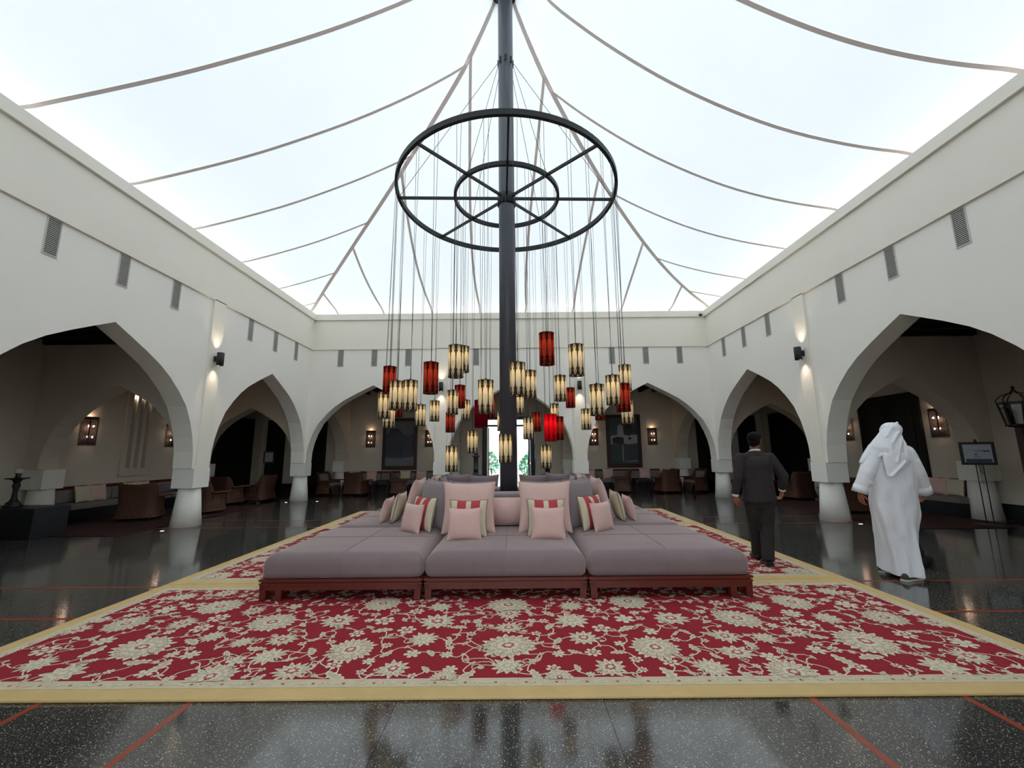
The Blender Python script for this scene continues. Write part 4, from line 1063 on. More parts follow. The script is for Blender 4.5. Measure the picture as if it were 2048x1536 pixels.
# benches
def bench(cx, cy, L, rz, label, pils, side_label):
    t = thing('cushioned_bench', label, 'bench', (cx, cy, 0), rz)
    MB().box(-L/2, L/2, -.62, -.035, 0, .30).build('base', 'navy', t)
    n = max(1, round(L/1.6))
    for k in range(n):
        x0 = -L/2+L*k/n; s = rounded_box(x0+.004, x0+L/n-.004, -.66, -.07, .30, .44, .035).build('seat_cushion', 'bench_grey', t)
    MB().box(-L/2, L/2, -.075, -.035, .36, .80).build('back_panel', 'mahog', t)
    MB().box(-L/2-.01, L/2+.01, -.09, -.035, .79, .815).build('top_rail', 'mahog', t)
    for k in range(n):
        x0 = -L/2+L*k/n; rounded_box(x0+.01, x0+L/n-.01, -.20, -.08, .44, .74, .04).build('back_cushion', 'bench_grey', t)
    for dx, key in pils:
        p = Vector((dx, -.34, .435)); p.rotate(Matrix.Rotation(rz, 3, 'Z').to_quaternion()) if False else None
        c_, s_ = math.cos(rz), math.sin(rz)
        w = (cx+dx*c_+.34*s_, cy+dx*s_-.34*c_)
        pl = {'p': 'pinkB', 'g': 'creamB'}[key]
        q = thing('bench_pillow', {'p': 'dusty pink pillow', 'g': 'pale cream pillow'}[key]+' on the '+side_label, 'pillow', (w[0], w[1], .437), 0, {'p': 'pink', 'g': 'cream'}[key]+' pillows on the '+side_label)
        q.rotation_euler = (-math.radians(11), 0, rz+random.uniform(-.12, .12))
        inst('cover', PW[pl][0], q); inst('piping', PW[pl][1], q)
def rounded_box(x0, x1, y0, y1, z0, z1, r):
    mb = MB(); n = 5
    rings = []
    def outline(i, z):
        cr = max(r-i*.5, .01); P = []
        for cx, cy, a0 in ((x1-i-cr, y1-i-cr, 0), (x0+i+cr, y1-i-cr, PI/2), (x0+i+cr, y0+i+cr, PI), (x1-i-cr, y0+i+cr, 1.5*PI)):
            for q in range(5): P.append((cx+cr*math.cos(a0+q*PI/8), cy+cr*math.sin(a0+q*PI/8), z))
        return P
    for q in range(n): a = q/(n-1)*PI/2; rings.append(outline(r*(1-math.sin(a)), z0+r*(1-math.cos(a))))
    for q in range(n): a = q/(n-1)*PI/2; rings.append(outline(r*(1-math.cos(a)), z1-r+r*math.sin(a)))
    m = len(rings[0]); mb.add([p for g in rings for p in g], [(i*m+j, i*m+(j+1) % m, (i+1)*m+(j+1) % m, (i+1)*m+j) for i in range(len(rings)-1) for j in range(m)], 0, True)
    b = len(mb.v)-m; mb.f.append(tuple(range(b, b+m))); mb.m.append(0); mb.s.append(True); mb.f.append(tuple(reversed(range(m)))); mb.m.append(0); mb.s.append(False)
    return mb
for key, mats, pm in (('pinkB', ['pink'], 'pinkpipe'), ('creamB', ['creamcloth'], 'darkpipe')):
    cov, pb = pillow_mesh('cover', .44, .40, .14, mats, None, n=14); PW[key] = (cov, pb.mesh('piping', pm))
bench(-4.705, BACK, 4.2, 0, 'long grey cushioned bench with timber back under the fort picture', [(-1.75, 'p'), (-1.05, 'p'), (.35, 'g'), (1.0, 'p')], 'bench under the fort picture')
bench(4.705, BACK, 4.2, 0, 'long grey cushioned bench with timber back under the house picture', [(-1.5, 'p'), (-.75, 'p'), (.75, 'p'), (1.6, 'p')], 'bench under the house picture')
bench(-OUT, 11.82, 4.2, PI/2, 'long grey cushioned bench with timber back under the slotted niche', [(-1.55, 'g'), (-1.2, 'p'), (-.3, 'g'), (.1, 'p'), (1.5, 'g'), (1.8, 'p')], 'bench under the slotted niche')
bench(OUT, 9.98, .98, -PI/2, 'short grey cushioned bench with timber back beside the black doorway', [(.08, 'g'), (-.33, 'p')], 'short bench beside the black doorway')
# ------------------------------------------------------------------ wicker armchairs
def make_chair(label):
    t = thing('wicker_armchair', label, 'armchair')
    NA = 36; A = [math.radians(-128+256*i/NA) for i in range(NA+1)]     # 0 = straight back (+y)
    def top(a):
        k = min(1, max(0, (math.radians(72)-abs(a))/math.radians(24))); k = k*k*(3-2*k)
        return .53+.29*k-.012*math.cos(a*4)*k
    def rad(a, z):
        flare = 1+.16*max(0, (.30-z)/.30)+.05*max(0, (z-.5)/.3)
        return .37*flare
    def P(a, z, ins=0):
        r = rad(a, z)-ins
        n = 5.0; c, s = math.sin(a), math.cos(a)
        q = (abs(c)**n+abs(s)**n)**(-1/n)
        return (r*c*q*1.02, r*s*q*.92, z)
    mb = MB(); NZ = 10
    for ins in (0, .045):
        def fn(i, j, ins=ins): 
            z = .07+(top(A[i])-.07)*j/NZ; p = P(A[i], z, ins)
            # the back leans outwards
            return (p[0], p[1]+.10*max(0, z-.45)*max(0, math.cos(A[i])), p[2])
        mb.grid(fn, NA+1, NZ+1)
    outer = [mb.v[i*(NZ+1)+NZ] for i in range(NA+1)]; inner = [mb.v[(NA+1)*(NZ+1)+i*(NZ+1)+NZ] for i in range(NA+1)]
    mb.add(outer+inner, [(i, i+1, NA+2+i, NA+1+i) for i in range(NA)])
    for i in (0, NA):
        o = [mb.v[i*(NZ+1)+j] for j in range(NZ+1)]; q = [mb.v[(NA+1)*(NZ+1)+i*(NZ+1)+j] for j in range(NZ+1)]
        mb.add(o+q, [(j, j+1, NZ+2+j, NZ+1+j) for j in range(NZ)])
    mb.build('woven_shell', 'wicker', t)
    mb = MB(); mb.grid(lambda i, j: (-.31+.62*i/8, -.30-.05*(1-j/5)+(.02*math.cos(PI*(i/8-.5))*-1), .07+.27*j/5), 9, 6); mb.box(-.31, .31, -.29, .28, .27, .32)
    mb.build('woven_front', 'wicker', t)
    for s in (-1, 1):
        MB().box(s*.385-.065, s*.385+.065, -.40, .20, .525, .560).build('arm', 'wicker', t, bevel=.012)
    rim = [((o[0]+i[0])/2, (o[1]+i[1])/2, o[2]+.008) for o, i in zip(outer, inner)][6:-6]
    MB().tube(rim, .026, 8).build('top_rim', 'wicker', t)
    rounded_box(-.29, .29, -.31, .22, .32, .44, .04).build('seat_cushion', 'bench_grey', t)
    b = rounded_box(-.25, .25, -.06, .06, 0, .34, .05).build('back_cushion', 'bench_grey', t, (0, .22, .44), (-.16, 0, 0))
    for sx in (-1, 1):
        for sy in (-1, 1): MB().tube([(sx*.30, sy*.27, 0), (sx*.29, sy*.26, .10)], [.018, .024], 8).build('foot', 'darkwood', t)
    return t
ch0 = make_chair('x')
CH = [((-8.92, 10.35), 200, 'brown wicker armchair with its back to the court, before the niche bench'),
      ((-8.15, 11.4), 170, 'brown wicker armchair half hidden by the left arcade column'),
      ((-8.95, 13.45), 165, 'brown wicker armchair with its back to the court by the far left corner column'),
      ((-8.45, 14.35), -95, 'brown wicker armchair seen from its side, beside the far left corner column'),
      ((-7.02, 16.35), 80, 'brown wicker armchair seen side-on, left end of the bench under the fort picture'),
      ((-5.88, 16.15), 165, 'brown wicker armchair with its back to the court before the fort picture bench'),
      ((-4.25, 16.25), 100, 'light brown wicker armchair below the fort picture'),
      ((5.86, 16.05), -165, 'brown wicker armchair with its back to the court before the house picture bench'),
      ((7.0, 16.25), -80, 'brown wicker armchair seen side-on, right end of the bench under the house picture'),
      ((4.2, 16.25), -105, 'brown wicker armchair below the house picture'),
      ((9.05, 13.5), -170, 'brown wicker armchair with its back to the court, behind the man in the suit'),
      ((8.25, 10.55), -190, 'brown wicker armchair between the right arcade column and the robed man')]
for i, ((x, y), rz, lb) in enumerate(CH):
    # rz: 0 = facing -y; 180 = facing +y
    if i == 0: ch0.location = (x, y, .011); ch0.rotation_euler = (0, 0, math.radians(rz)); ch0['label'] = lb; ch0['group'] = 'wicker armchairs of the walk'
    else: copy_tree(ch0, (x, y, .011 if i in (1, 11) else 0), (0, 0, math.radians(rz)), lb, 'wicker armchairs of the walk')
# dark red runners in the side walks
for sx, s in ((-1, 'left'), (1, 'right')):
    r_ = MB().box(-1.25, 1.25, -2.3, 2.3, .0015, .0105).build('runner_rug', 'dark_rug', None, (sx*8.75, 10.6, 0))
    tag(r_, 'plain dark red rug in the %s walk under the armchairs' % s, 'rug')
# low dark tables on the benches' front
def table(x, y, w, d, h, label):
    t = thing('low_table', label, 'table', (x, y, 0))
    MB().box(-w/2, w/2, -d/2, d/2, h-.04, h).build('table_top', 'darkwood', t, bevel=.006)
    for sx in (-1, 1):
        for sy in (-1, 1): MB().box(sx*(w/2-.05)-.025, sx*(w/2-.05)+.025, sy*(d/2-.05)-.025, sy*(d/2-.05)+.025, 0, h-.04).build('leg', 'darkwood', t)
    MB().box(-w*.3, w*.3, -d*.3, d*.3, h+.001, h+.03).build('tray', 'blackmetal', t)
table(-5.12, 16.80, .7, .5, .46, 'low dark table with a black tray before the bench under the fort picture')
table(5.15, 16.75, .7, .5, .46, 'low dark table with a black tray before the bench under the house picture')
table(-9.6, 14.3, .6, .6, .45, 'low dark table between two armchairs of the left walk')
# ------------------------------------------------------------------ plinths with turned stands
def plinth(x0, x1, y0, y1, h, label):
    o = MB().box(-(x1-x0)/2, (x1-x0)/2, -(y1-y0)/2, (y1-y0)/2, 0, h).build('plinth', 'navy', None, ((x0+x1)/2, (y0+y1)/2, 0), bevel=.01)
    return tag(o, label, 'plinth')
plinth(-10.3, -8.85, 7.98, 8.62, .56, 'low navy black stone block carrying a candle stand in the left walk')
cs = thing('candle_stand', 'black turned candle stand with wide dish and white candle cup on the navy block', 'candle stand', (-9.62, 8.28, .561))
MB().lathe([(.135, 0), (.14, .025), (.10, .05), (.11, .075), (.07, .11), (.045, .16), (.035, .28), (.045, .36), (.062, .40), (.045, .44), (.05, .48), (.08, .52)], 24).build('stem', 'blackmetal', cs)
MB().lathe([(.05, .515), (.17, .535), (.172, .55), (.05, .545), (.045, .56), (.03, .6), (.05, .64)], 28).build('dish', 'blackmetal', cs)
MB().lathe([(.05, .635), (.062, .66), (.06, .72), (.045, .725), (.0, .72)], 20).build('candle_cup', 'sole', cs)
for x, s in ((-.98, 'left'), (1.05, 'right')):
    plinth(x-.30, x+.30, 11.75, 12.30, .86, 'black stone pedestal behind the daybeds, %s of the mast' % s)
    t = thing('turned_pillar', 'black turned wooden pillar on the pedestal %s of the mast' % s, 'pillar', (x, 12.02, .861))
    MB().lathe([(.20, 0), (.21, .03), (.17, .055), (.085, .07), (.085, .10), (.075, .115)], 24).build('foot', 'blackmetal', t)
    MB().lathe([(.07, .11), (.07, .18), (.082, .19), (.082, .215), (.07, .225), (.07, .52), (.09, .535), (.105, .56), (.07, .60)], 24).build('shaft', 'blackmetal', t)
    MB().lathe([(.065, .60), (.06, .64), (.03, .66), (0, .665)], 20).build('finial', 'blackmetal', t)
# easel boards
MT['poster_pale'] = mat('misty_print', rgb(176, 184, 196), .5, .15, 3); MT['poster_grey'] = mat('grey_board', rgb(150, 152, 152), .5, .05, 4)
def easel(loc, rz, w, h, zc, label, pale):
    t = thing('sign_stand', label, 'sign stand', loc, rz)
    MB().box(-.22, .22, -.16, .16, 0, .018).build('base_plate', 'blackmetal', t, bevel=.004)
    for x in (-.05, .05): MB().tube([(x, 0, .01), (x, 0, zc+h/2-.02)], .008, 8).build('rod', 'blackmetal', t)
    fr = MB(); f_ = .05
    fr.box(-w/2, w/2, -.035, -.010, zc-h/2, zc+h/2)
    b = fr.build('board_frame', 'blackmetal', t, bevel=.004)
    MB().box(-w/2+f_, w/2-f_, -.038, -.0351, zc-h/2+f_, zc+h/2-f_).build('board_print', pale, t)
    MB().lathe([(.02, 0), (.03, .02), (.012, .035), (.02, .05), (0, .06)], 12).build('finial', 'blackmetal', t, (0, -.01, zc+h/2))
    return t
e = easel((9.55, 8.62, 0), math.radians(-38), .50, .46, 1.41, 'black sign stand with a pale misty seascape board by the right bench', 'poster_pale')
for x, z in ((-.02, 1.12), (.0, 1.02), (.02, .98)): MB().tube([(x, -.012, z), (x, -.012, 1.19)], .004, 6).build('rod', 'blackmetal', e)
MT['print_ink'] = mat('ink', rgb(66, 72, 84), .5)
for (a, b, c, d) in ((-.03, .16, 1.45, 1.462), (.08, .17, 1.442, 1.47), (-.16, .1, 1.475, 1.480), (-.05, -.01, 1.375, 1.40), (-.06, .04, 1.335, 1.345), (-.18, .18, 1.232, 1.30)):
    MB().box(a, b, -.0395, -.0381, c, d).build('board_mark', 'print_ink', e)
e2 = easel((-8.98, 15.6, 0), math.radians(20), .36, .44, 1.44, 'black sign stand with a plain grey board in the far left corner', 'poster_grey')
# lantern post on the right
lp = thing('lantern_post', 'black iron cage lantern on a dark post by the right wall', 'lantern', (9.62, 7.86, 0))
MB().box(-.20, .20, -.20, .20, 0, .06).build('base', 'blackmetal', lp); MB().box(-.055, .055, -.055, .055, .06, 1.92).build('post', 'darkwood', lp)
MB().lathe([(.12, 1.90), (.19, 1.92), (.19, 1.95), (.13, 1.955)], 6).build('lantern_base', 'blackmetal', lp)
mb = MB()
for k in range(6):
    a = k*PI/3; a2 = a+PI/3
    mb.bar((.17*math.cos(a), .17*math.sin(a), 1.95), (.235*math.cos(a), .235*math.sin(a), 2.36), .022, .022)
    mb.bar((.235*math.cos(a), .235*math.sin(a), 2.36), (.235*math.cos(a2), .235*math.sin(a2), 2.36), .025, .025)
mb.build('cage', 'blackmetal', lp)
for k in range(6):
    a = k*PI/3+.05; a2 = a+PI/3-.1
    MB().add([(.168*math.cos(a), .168*math.sin(a), 1.96), (.168*math.cos(a2), .168*math.sin(a2), 1.96), (.23*math.cos(a2), .23*math.sin(a2), 2.35), (.23*math.cos(a), .23*math.sin(a), 2.35)], [(0, 1, 2, 3)]).build('pane', 'glass', lp)
    MB().tube([(.235*math.cos(a), .235*math.sin(a), 2.37), (.25*math.cos(a), .25*math.sin(a), 2.42), (.17*math.cos(a), .17*math.sin(a), 2.50), (.05*math.cos(a), .05*math.sin(a), 2.55), (0, 0, 2.62)], .009, 6).build('crown_rib', 'blackmetal', lp)
MB().lathe([(0, 2.60), (.022, 2.62), (.03, 2.645), (.012, 2.67), (0, 2.69)], 12).build('finial', 'blackmetal', lp)

# ------------------------------------------------------------------ people
def seg(mb, p0, p1, r0, r1, sy=1.0, ref=(0, 1, 0), c0=True, c1=True, n=20):
    p0 = Vector(p0); p1 = Vector(p1); d = (p1-p0).normalized()
    pts = []; rs = []
    if c0:
        for q in (1.0, .92, .7, .38): pts.append(p0-d*r0*q*min(1, sy if sy < 1 else 1)); rs.append(max(.004, r0*math.sqrt(max(0, 1-q*q))))
    for k in range(5):
        q = k/4; pts.append(p0.lerp(p1, q)); rs.append(r0+(r1-r0)*q)
    if c1:
        for q in (.38, .7, .92, 1.0): pts.append(p1+d*r1*q*min(1, sy if sy < 1 else 1)); rs.append(max(.004, r1*math.sqrt(max(0, 1-q*q))))
    mb.tube(pts, rs, n, 0, True, sy, ref)
def blob(name, segs, mt, parent, vox=.012, sm=6, disp=None, extra=None):
    mb = MB()
    if extra: extra(mb)
    for s in segs: seg(mb, *s[:4], **(s[4] if len(s) > 4 else {}))
    o = mb.build(name, mt, parent)
    r = o.modifiers.new('union', 'REMESH'); r.mode = 'VOXEL'; r.voxel_size = vox; r.use_smooth_shade = True
    if sm: q = o.modifiers.new('soft', 'SMOOTH'); q.factor = .5; q.iterations = sm
    if disp:
        sc, st = disp
        tx = bpy.data.textures.new(name+'_folds', 'CLOUDS'); tx.noise_scale = sc; tx.noise_depth = 1
        dm = o.modifiers.new('folds', 'DISPLACE'); dm.texture = tx; dm.strength = st; dm.mid_level = .5; dm.texture_coords = 'LOCAL'
    return o
def hand(wr, dirv, palm_n, side, curl):
    """segments of a hand: wr wrist, dirv pointing direction, palm_n palm normal, side = +1/-1 thumb side"""
    wr = Vector(wr); d = Vector(dirv).normalized(); nrm = Vector(palm_n).normalized(); nrm = (nrm-d*nrm.dot(d)).normalized(); s = d.cross(nrm)*side
    S = []
    pc = wr+d*.045
    S.append((wr-d*.06, wr+d*.005, .027, .026, dict(sy=.8, ref=nrm)))
    S.append((wr+d*.015, wr+d*.075, .036, .040, dict(sy=.42, ref=nrm)))
    for k, (off, L) in enumerate(((.030, .075), (.010, .082), (-.010, .077), (-.029, .060))):
        b = wr+d*.082+s*off; c = math.radians(curl*(1+.12*k))
        d1 = (d*math.cos(c*.5)+nrm*math.sin(c*.5)); d2 = (d*math.cos(c*1.2)+nrm*math.sin(c*1.2)); d3 = (d*math.cos(c*1.9)+nrm*math.sin(c*1.9))
        k1 = b+d1*L*.42; k2 = k1+d2*L*.33; k3 = k2+d3*L*.25
        S += [(b-d*.02, k1, .0095, .0088), (k1, k2, .0088, .008), (k2, k3, .008, .0065)]
    t0 = wr+d*.025+s*.028; t1 = t0+(d*.6+s*.7+nrm*.25).normalized()*.038; t2 = t1+(d*.85+s*.25+nrm*.35).normalized()*.032
    S += [(t0, t1, .0125, .0105), (t1, t2, .0105, .008)]
    return S
def shoe(heel, toe, parent, upper, sole, h=.085):
    heel = Vector(heel); toe = Vector(toe); d = (toe-heel); L = d.length; d.normalize(); s = Vector((-d.y, d.x, 0))
    ang = math.atan2(d.y, d.x)
    S = []
    prof = [(0, .030), (.08, .038), (.35, .036), (.6, .043), (.8, .046), (.93, .036), (1, .018)]
    mb = MB(); n = 14
    top = [(0, .06), (.06, h), (.30, h+.01), (.48, .075), (.7, .06), (.9, .045), (1, .03)]
    def tz(u):
        for (a, x), (b, y) in zip(top[:-1], top[1:]):
            if u <= b: return x+(y-x)*(u-a)/(b-a)
        return .03
    def wz(u):
        for (a, x), (b, y) in zip(prof[:-1], prof[1:]):
            if u <= b: return x+(y-x)*(u-a)/(b-a)
        return .018
    K = 14
    mb.grid(lambda i, j: tuple(heel+d*(L*i/(K-1))+s*(wz(i/(K-1))*math.cos(PI*j/(n-1))) + Vector((0, 0, .022+(tz(i/(K-1))-.022)*max(0, math.sin(PI*j/(n-1)))**.7))), K, n)
    e = len(mb.v)
    mb.add([mb.v[j] for j in range(n)], [tuple(range(n))]); mb.add([mb.v[(K-1)*n+j] for j in range(n)], [tuple(reversed(range(n)))])
    o = mb.build('shoe', upper, parent)
    P = [heel+d*(L*q/12)+s*(wz(q/12)+.004) for q in range(13)]+[heel+d*(L*q/12)-s*(wz(q/12)+.004) for q in range(12, -1, -1)]
    z = heel.z; q = MB(); q.prism([(p.x, p.y) for p in P], z+.002, z+.024); q.build('sole', sole, o)
    return o
# man in a dark suit
p1 = thing('person', 'man in a charcoal suit walking away on the red rug, head turned aside', 'person', (3.44, 5.85, RUGZ+.0005))
D = dict
handL = hand((-.315, .02, .87), (.03, .06, -1), (1, .2, 0), 1, 22); handR = hand((.365, .075, .935), (-.12, .12, -1), (-1, .1, 0), -1, 50)
head = [((0, -.005, 1.44), (.008, .012, 1.55), .058, .055), ((.0, -.015, 1.63), (.035, .02, 1.63), .083, .080, D(sy=1.12, ref=(0, 0, 1))), ((.03, .02, 1.585), (.055, .04, 1.56), .062, .052), ((.06, .045, 1.555), (.07, .055, 1.54), .038, .03),
        ((.098, .073, 1.625), (.112, .083, 1.592), .010, .015), ((.085, .06, 1.562), (.093, .07, 1.560), .018, .016), ((.088, .085, 1.632), (.092, .088, 1.632), .012, .012), ((.105, .045, 1.634), (.107, .047, 1.634), .012, .012), ((.045, -.058, 1.60), (.05, -.062, 1.632), .014, .020, D(sy=.5, ref=(.6, -.6, 0)))]
inner = [((0, .02, .85), (0, 0, 1.1), .15, .14, D(sy=.7)), ((0, 0, 1.1), (0, 0, 1.36), .14, .15, D(sy=.65)), ((-.16, 0, 1.37), (.16, 0, 1.37), .05, .05), ((0, 0, 1.36), (0, 0, 1.46), .07, .057),
         ((-.205, 0, 1.37), (-.285, -.03, 1.12), .048, .04), ((-.285, -.03, 1.12), (-.315, .02, .88), .038, .028), ((.20, 0, 1.37), (.335, -.04, 1.13), .048, .04), ((.335, -.04, 1.13), (.365, .07, .945), .038, .028),
         ((-.085, .03, .84), (-.015, .16, .46), .08, .055), ((-.015, .16, .46), (.04, .26, .10), .052, .038), ((.085, .01, .84), (.075, .03, .46), .08, .055), ((.075, .03, .46), (-.03, -.10, .10), .052, .038)]
blob('body', inner+head+handL+handR, 'skin', p1, .0065, 2)
blob('jacket', [((.01, .02, .80), (.005, .0, 1.08), .228, .200, D(sy=.66, c0=False)), ((0, 0, 1.08), (0, -.005, 1.30), .205, .215, D(sy=.62)), ((-.175, -.005, 1.385), (.185, -.005, 1.385), .062, .062), ((-.07, 0, 1.40), (.07, 0, 1.40), .075, .075), ((0, 0, 1.42), (0, .005, 1.455), .085, .068),
    ((-.205, 0, 1.375), (-.285, -.03, 1.12), .074, .062), ((-.285, -.03, 1.12), (-.315, .015, .895), .062, .050, D(c1=False)), ((.205, 0, 1.375), (.335, -.045, 1.13), .076, .062), ((.335, -.045, 1.13), (.362, .062, .96), .062, .050, D(c1=False))], 'suit', p1, .011, 5, (.10, .012))
blob('trousers', [((0, .02, .92), (0, .02, .80), .18, .185, D(sy=.7)), ((-.085, .03, .82), (-.015, .15, .46), .112, .082), ((-.015, .15, .46), (.045, .27, .055), .082, .066, D(c1=False)), ((.09, .01, .82), (.075, .03, .46), .118, .088), ((.075, .03, .46), (-.035, -.115, .055), .088, .072, D(c1=False))], 'trouser', p1, .011, 5, (.09, .014))
blob('hair', [((-.012, -.03, 1.655), (.022, .005, 1.662), .086, .082, D(sy=1.0)), ((-.02, -.035, 1.60), (-.005, -.05, 1.60), .074, .06), ((.05, .02, 1.688), (.07, .045, 1.68), .04, .03)], 'hair', p1, .008, 3)
MB().tube([(.062*math.cos(q*PI/8)-.0, .062*math.sin(q*PI/8)*1.0+.0, 1.478-.012*math.sin(q*PI/8)) for q in range(17)], .013, 8, cap=False).build('shirt_collar', 'shirt', p1)
MB().tube([(-.311, .006, .915), (-.3165, .017, .87)], .040, 14).build('shirt_cuff', 'shirt', p1); MB().tube([(.361, .055, .968), (.365, .072, .935)], .043, 14).build('shirt_cuff', 'shirt', p1)
g = MB()
for c in ((.092, .090, 1.632), (.112, .050, 1.632)):
    g.tube([(c[0]+.02*math.cos(q*PI/6)*-.6, c[1]+.02*math.cos(q*PI/6)*.8, c[2]+.015*math.sin(q*PI/6)) for q in range(13)], .0022, 5, cap=False)
g.tube([(.122, .036, 1.635), (.06, -.055, 1.64)], .0022, 5)
g.build('glasses', 'brass', p1)
shoe((-.035, -.17, 0), (.02, .11, 0), p1, 'leather', 'leather'); shoe((.035, .19, 0), (.07, .46, 0), p1, 'leather', 'leather')

# man in a white robe
p2 = thing('person', 'man in a white ankle-length robe and white headscarf walking on the dark floor', 'person', (4.75, 5.22, .001))
hL = hand((-.425, .02, .985), (.06, .05, -1), (1, .1, 0), 1, 26); hR = hand((.385, .07, .975), (-.16, .12, -1), (-1, .1, .1), -1, 62)
head2 = [((.02, 0, 1.50), (.04, .02, 1.62), .06, .058), ((.045, -.0, 1.71), (.09, .03, 1.705), .088, .085), ((.10, .045, 1.655), (.125, .06, 1.635), .062, .05), ((.165, .075, 1.70), (.178, .084, 1.668), .010, .015), ((.14, .09, 1.71), (.145, .093, 1.71), .012, .012), ((.16, .05, 1.71), (.165, .053, 1.71), .012, .012), ((.15, .075, 1.638), (.155, .078, 1.636), .018, .016)]
inner2 = [((-.03, .02, .85), (-.02, 0, 1.15), .17, .17, D(sy=.7)), ((-.02, 0, 1.15), (0, 0, 1.46), .17, .15, D(sy=.65)), ((-.17, 0, 1.47), (.17, 0, 1.47), .055, .055),
          ((-.22, 0, 1.46), (-.34, -.02, 1.22), .05, .042), ((-.34, -.02, 1.22), (-.425, .02, 1.0), .040, .028), ((.19, 0, 1.46), (.28, 0, 1.23), .05, .042), ((.28, 0, 1.23), (.385, .065, .985), .040, .028),
          ((-.10, .05, .84), (-.07, .16, .48), .08, .055), ((-.07, .16, .48), (-.03, .25, .09), .052, .038), ((.05, .0, .84), (-.0, -.03, .48), .08, .055), ((-.0, -.03, .48), (-.10, -.09, .09), .052, .038)]
blob('body', inner2+head2+hL+hR, 'skin', p2, .0065, 2)
ridges = []
def ridge(pts, r):
    for q0, q1 in zip(pts[:-1], pts[1:]): ridges.append((q0, q1, r, r, D(n=8)))
RB = [(1.555, .01, 0, .075, .065), (1.52, .005, 0, .11, .08), (1.49, .0, 0, .19, .10), (1.44, -.005, 0, .228, .118), (1.34, -.015, 0, .236, .138), (1.20, -.02, 0, .244, .155), (1.05, -.03, .0, .258, .168), (.90, -.038, .01, .262, .172), (.75, -.042, .015, .252, .176), (.60, -.045, .025, .222, .182), (.45, -.045, .04, .190, .196), (.30, -.042, .055, .168, .214), (.16, -.04, .065, .160, .228), (.05, -.042, .07, .160, .236)]
def robe_ring(z):
    for q0, q1 in zip(RB[:-1], RB[1:]):
        if z >= q1[0]: t = (q0[0]-z)/(q0[0]-q1[0]); return [q0[k]+(q1[k]-q0[k])*t for k in range(1, 5)]
    return list(RB[-1][1:])
def robe_loft(mb):
    NZ, NT = 90, 96; vs = []
    for i in range(NZ):
        z = 1.555-(1.555-.045)*i/(NZ-1); cx, cy, rx, ry = robe_ring(z)
        k = max(0, min(1, (1.30-z)/1.0)); 
        for j in range(NT):
            th = 2*PI*j/NT
            f = 1+k*(.065*math.sin(5*th+1.3+1.6*z)+.055*math.sin(9*th-2.0*z+.5)+.024*math.sin(14*th+3*z))
            if z > .5: f += .016*math.sin(3*th+13*z)+.012*math.sin(7*th-19*z)
            crease = max(0, min(1, (.74-z)/.35)); dth = (th-1.5*PI+.30-.25*(.6-z))
            f -= crease*.10*math.exp(-(dth/.16)**2)
            dth2 = th-1.5*PI-.55+.5*(z-.4); f -= crease*.07*math.exp(-(dth2/.13)**2)
            zz = z
            if i == NZ-1: zz = z+.05*max(0, math.sin(th))
            vs.append((cx+rx*f*math.cos(th), cy+ry*f*math.sin(th), zz))
    mb.add(vs, [(i*NT+j, (i+1)*NT+j, (i+1)*NT+(j+1) % NT, i*NT+(j+1) % NT) for i in range(NZ-1) for j in range(NT)], 0, True)
    b0 = len(mb.v)-len(vs); mb.f.append(tuple(b0+j for j in range(NT))); mb.m.append(0); mb.s.append(False)
    mb.f.append(tuple(b0+(NZ-1)*NT+j for j in reversed(range(NT)))); mb.m.append(0); mb.s.append(False)
blob('robe', [((-.16, 0, 1.47), (.16, 0, 1.475), .075, .075),
    ((-.205, 0, 1.455), (-.34, -.02, 1.22), .092, .082), ((-.34, -.02, 1.22), (-.43, .02, 1.0), .082, .074, D(c1=False)), ((.19, 0, 1.46), (.285, 0, 1.23), .096, .088), ((.285, 0, 1.23), (.395, .065, .985), .088, .080, D(c1=False)),
    ((-.36, -.07, 1.26), (-.30, -.08, 1.20), .022, .018, D(n=8)), ((-.41, -.05, 1.16), (-.35, -.085, 1.10), .02, .016, D(n=8)), ((.31, -.075, 1.22), (.36, -.05, 1.13), .02, .016, D(n=8)), ((.24, -.09, 1.36), (.32, -.08, 1.20), .018, .016, D(n=8))], 'thobe', p2, .0095, 3, (.16, .010), robe_loft)
for a, b, r in (((-.405, .008, 1.07), (-.433, .021, .985), .080), ((.362, .045, 1.06), (.40, .067, .972), .086)):
    MB().tube([a, b], [r*.97, r], 24).build('sleeve_cuff', 'thobe', p2)
ridges = []
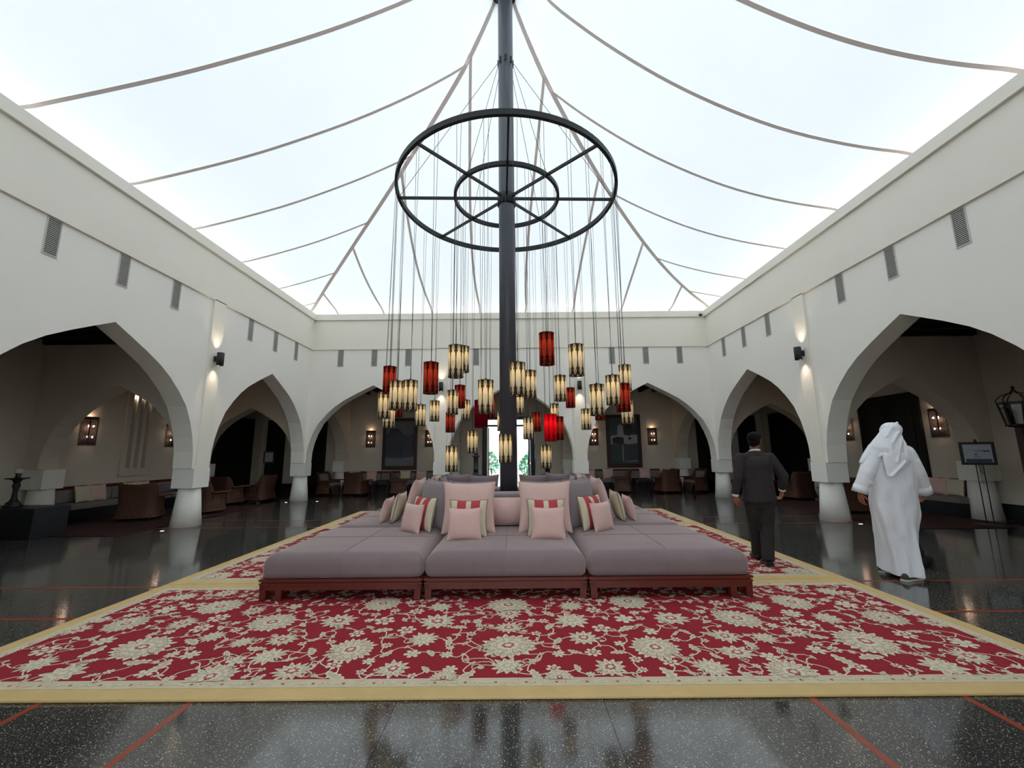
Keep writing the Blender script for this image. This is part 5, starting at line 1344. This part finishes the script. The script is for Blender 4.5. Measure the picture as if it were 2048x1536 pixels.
ridge([(.14, -.03, 1.78), (.03, -.12, 1.70), (-.08, -.14, 1.58), (-.22, -.09, 1.42)], .018); ridge([(.15, -.0, 1.72), (.06, -.12, 1.63), (-.03, -.165, 1.50), (-.10, -.19, 1.36)], .018)
ridge([(.12, -.03, 1.83), (.0, -.09, 1.78), (-.10, -.10, 1.66), (-.26, -.04, 1.50)], .016);  ridge([(.16, .0, 1.67), (.12, -.09, 1.56), (.06, -.15, 1.42)], .016)
ridge([(.0, -.19, 1.36), (-.10, -.21, 1.28), (-.20, -.20, 1.19)], .013)
blob('headscarf', ridges+[((.04, -.01, 1.73), (.09, .02, 1.742), .108, .098), ((.10, .03, 1.775), (.155, .055, 1.755), .055, .045), ((.01, -.04, 1.68), (-.07, -.08, 1.47), .125, .155, D(sy=.62)), ((-.04, -.03, 1.66), (-.19, -.02, 1.50), .085, .085, D(sy=.9)), ((-.19, -.01, 1.50), (-.36, .005, 1.355), .085, .03),
    ((-.07, -.12, 1.46), (.06, -.11, 1.38), .13, .07, D(sy=.5)), ((-.12, -.14, 1.40), (-.22, -.18, 1.19), .11, .025, D(sy=.35)), ((.04, -.0, 1.62), (.03, .0, 1.52), .105, .115, D(sy=.9)), ((-.04, -.15, 1.43), (-.15, -.175, 1.25), .125, .06, D(sy=.32)), ((.03, -.13, 1.42), (-.06, -.165, 1.30), .11, .06, D(sy=.35))], 'thobe', p2, .0085, 4, (.12, .010))
shoe((-.175, -.115, 0), (.125, -.01, 0), p2, 'brownshoe', 'sole'); shoe((-.12, .24, 0), (.14, .36, 0), p2, 'brownshoe', 'sole')
# dark bag on the floor by the robe, what it is stays unclear
bg = thing('shape', 'small unclear black bag on the floor just behind the robed man', 'shape', (5.36, 5.68, .001), .4)
blob('lump', [((-.10, 0, .075), (.10, 0, .075), .075, .075, D(sy=.8)), ((-.06, 0, .15), (.02, 0, .19), .06, .035, D(sy=.7)), ((-.05, 0, .22), (-.03, 0, .25), .03, .02)], 'blackcloth', bg, .012, 4, (.05, .02))
MB().tube([(-.05, 0, .2), (-.09, .0, .27), (-.06, 0, .32), (-.01, 0, .28), (0, 0, .2)], .009, 8).build('handle', 'blackcloth', bg)
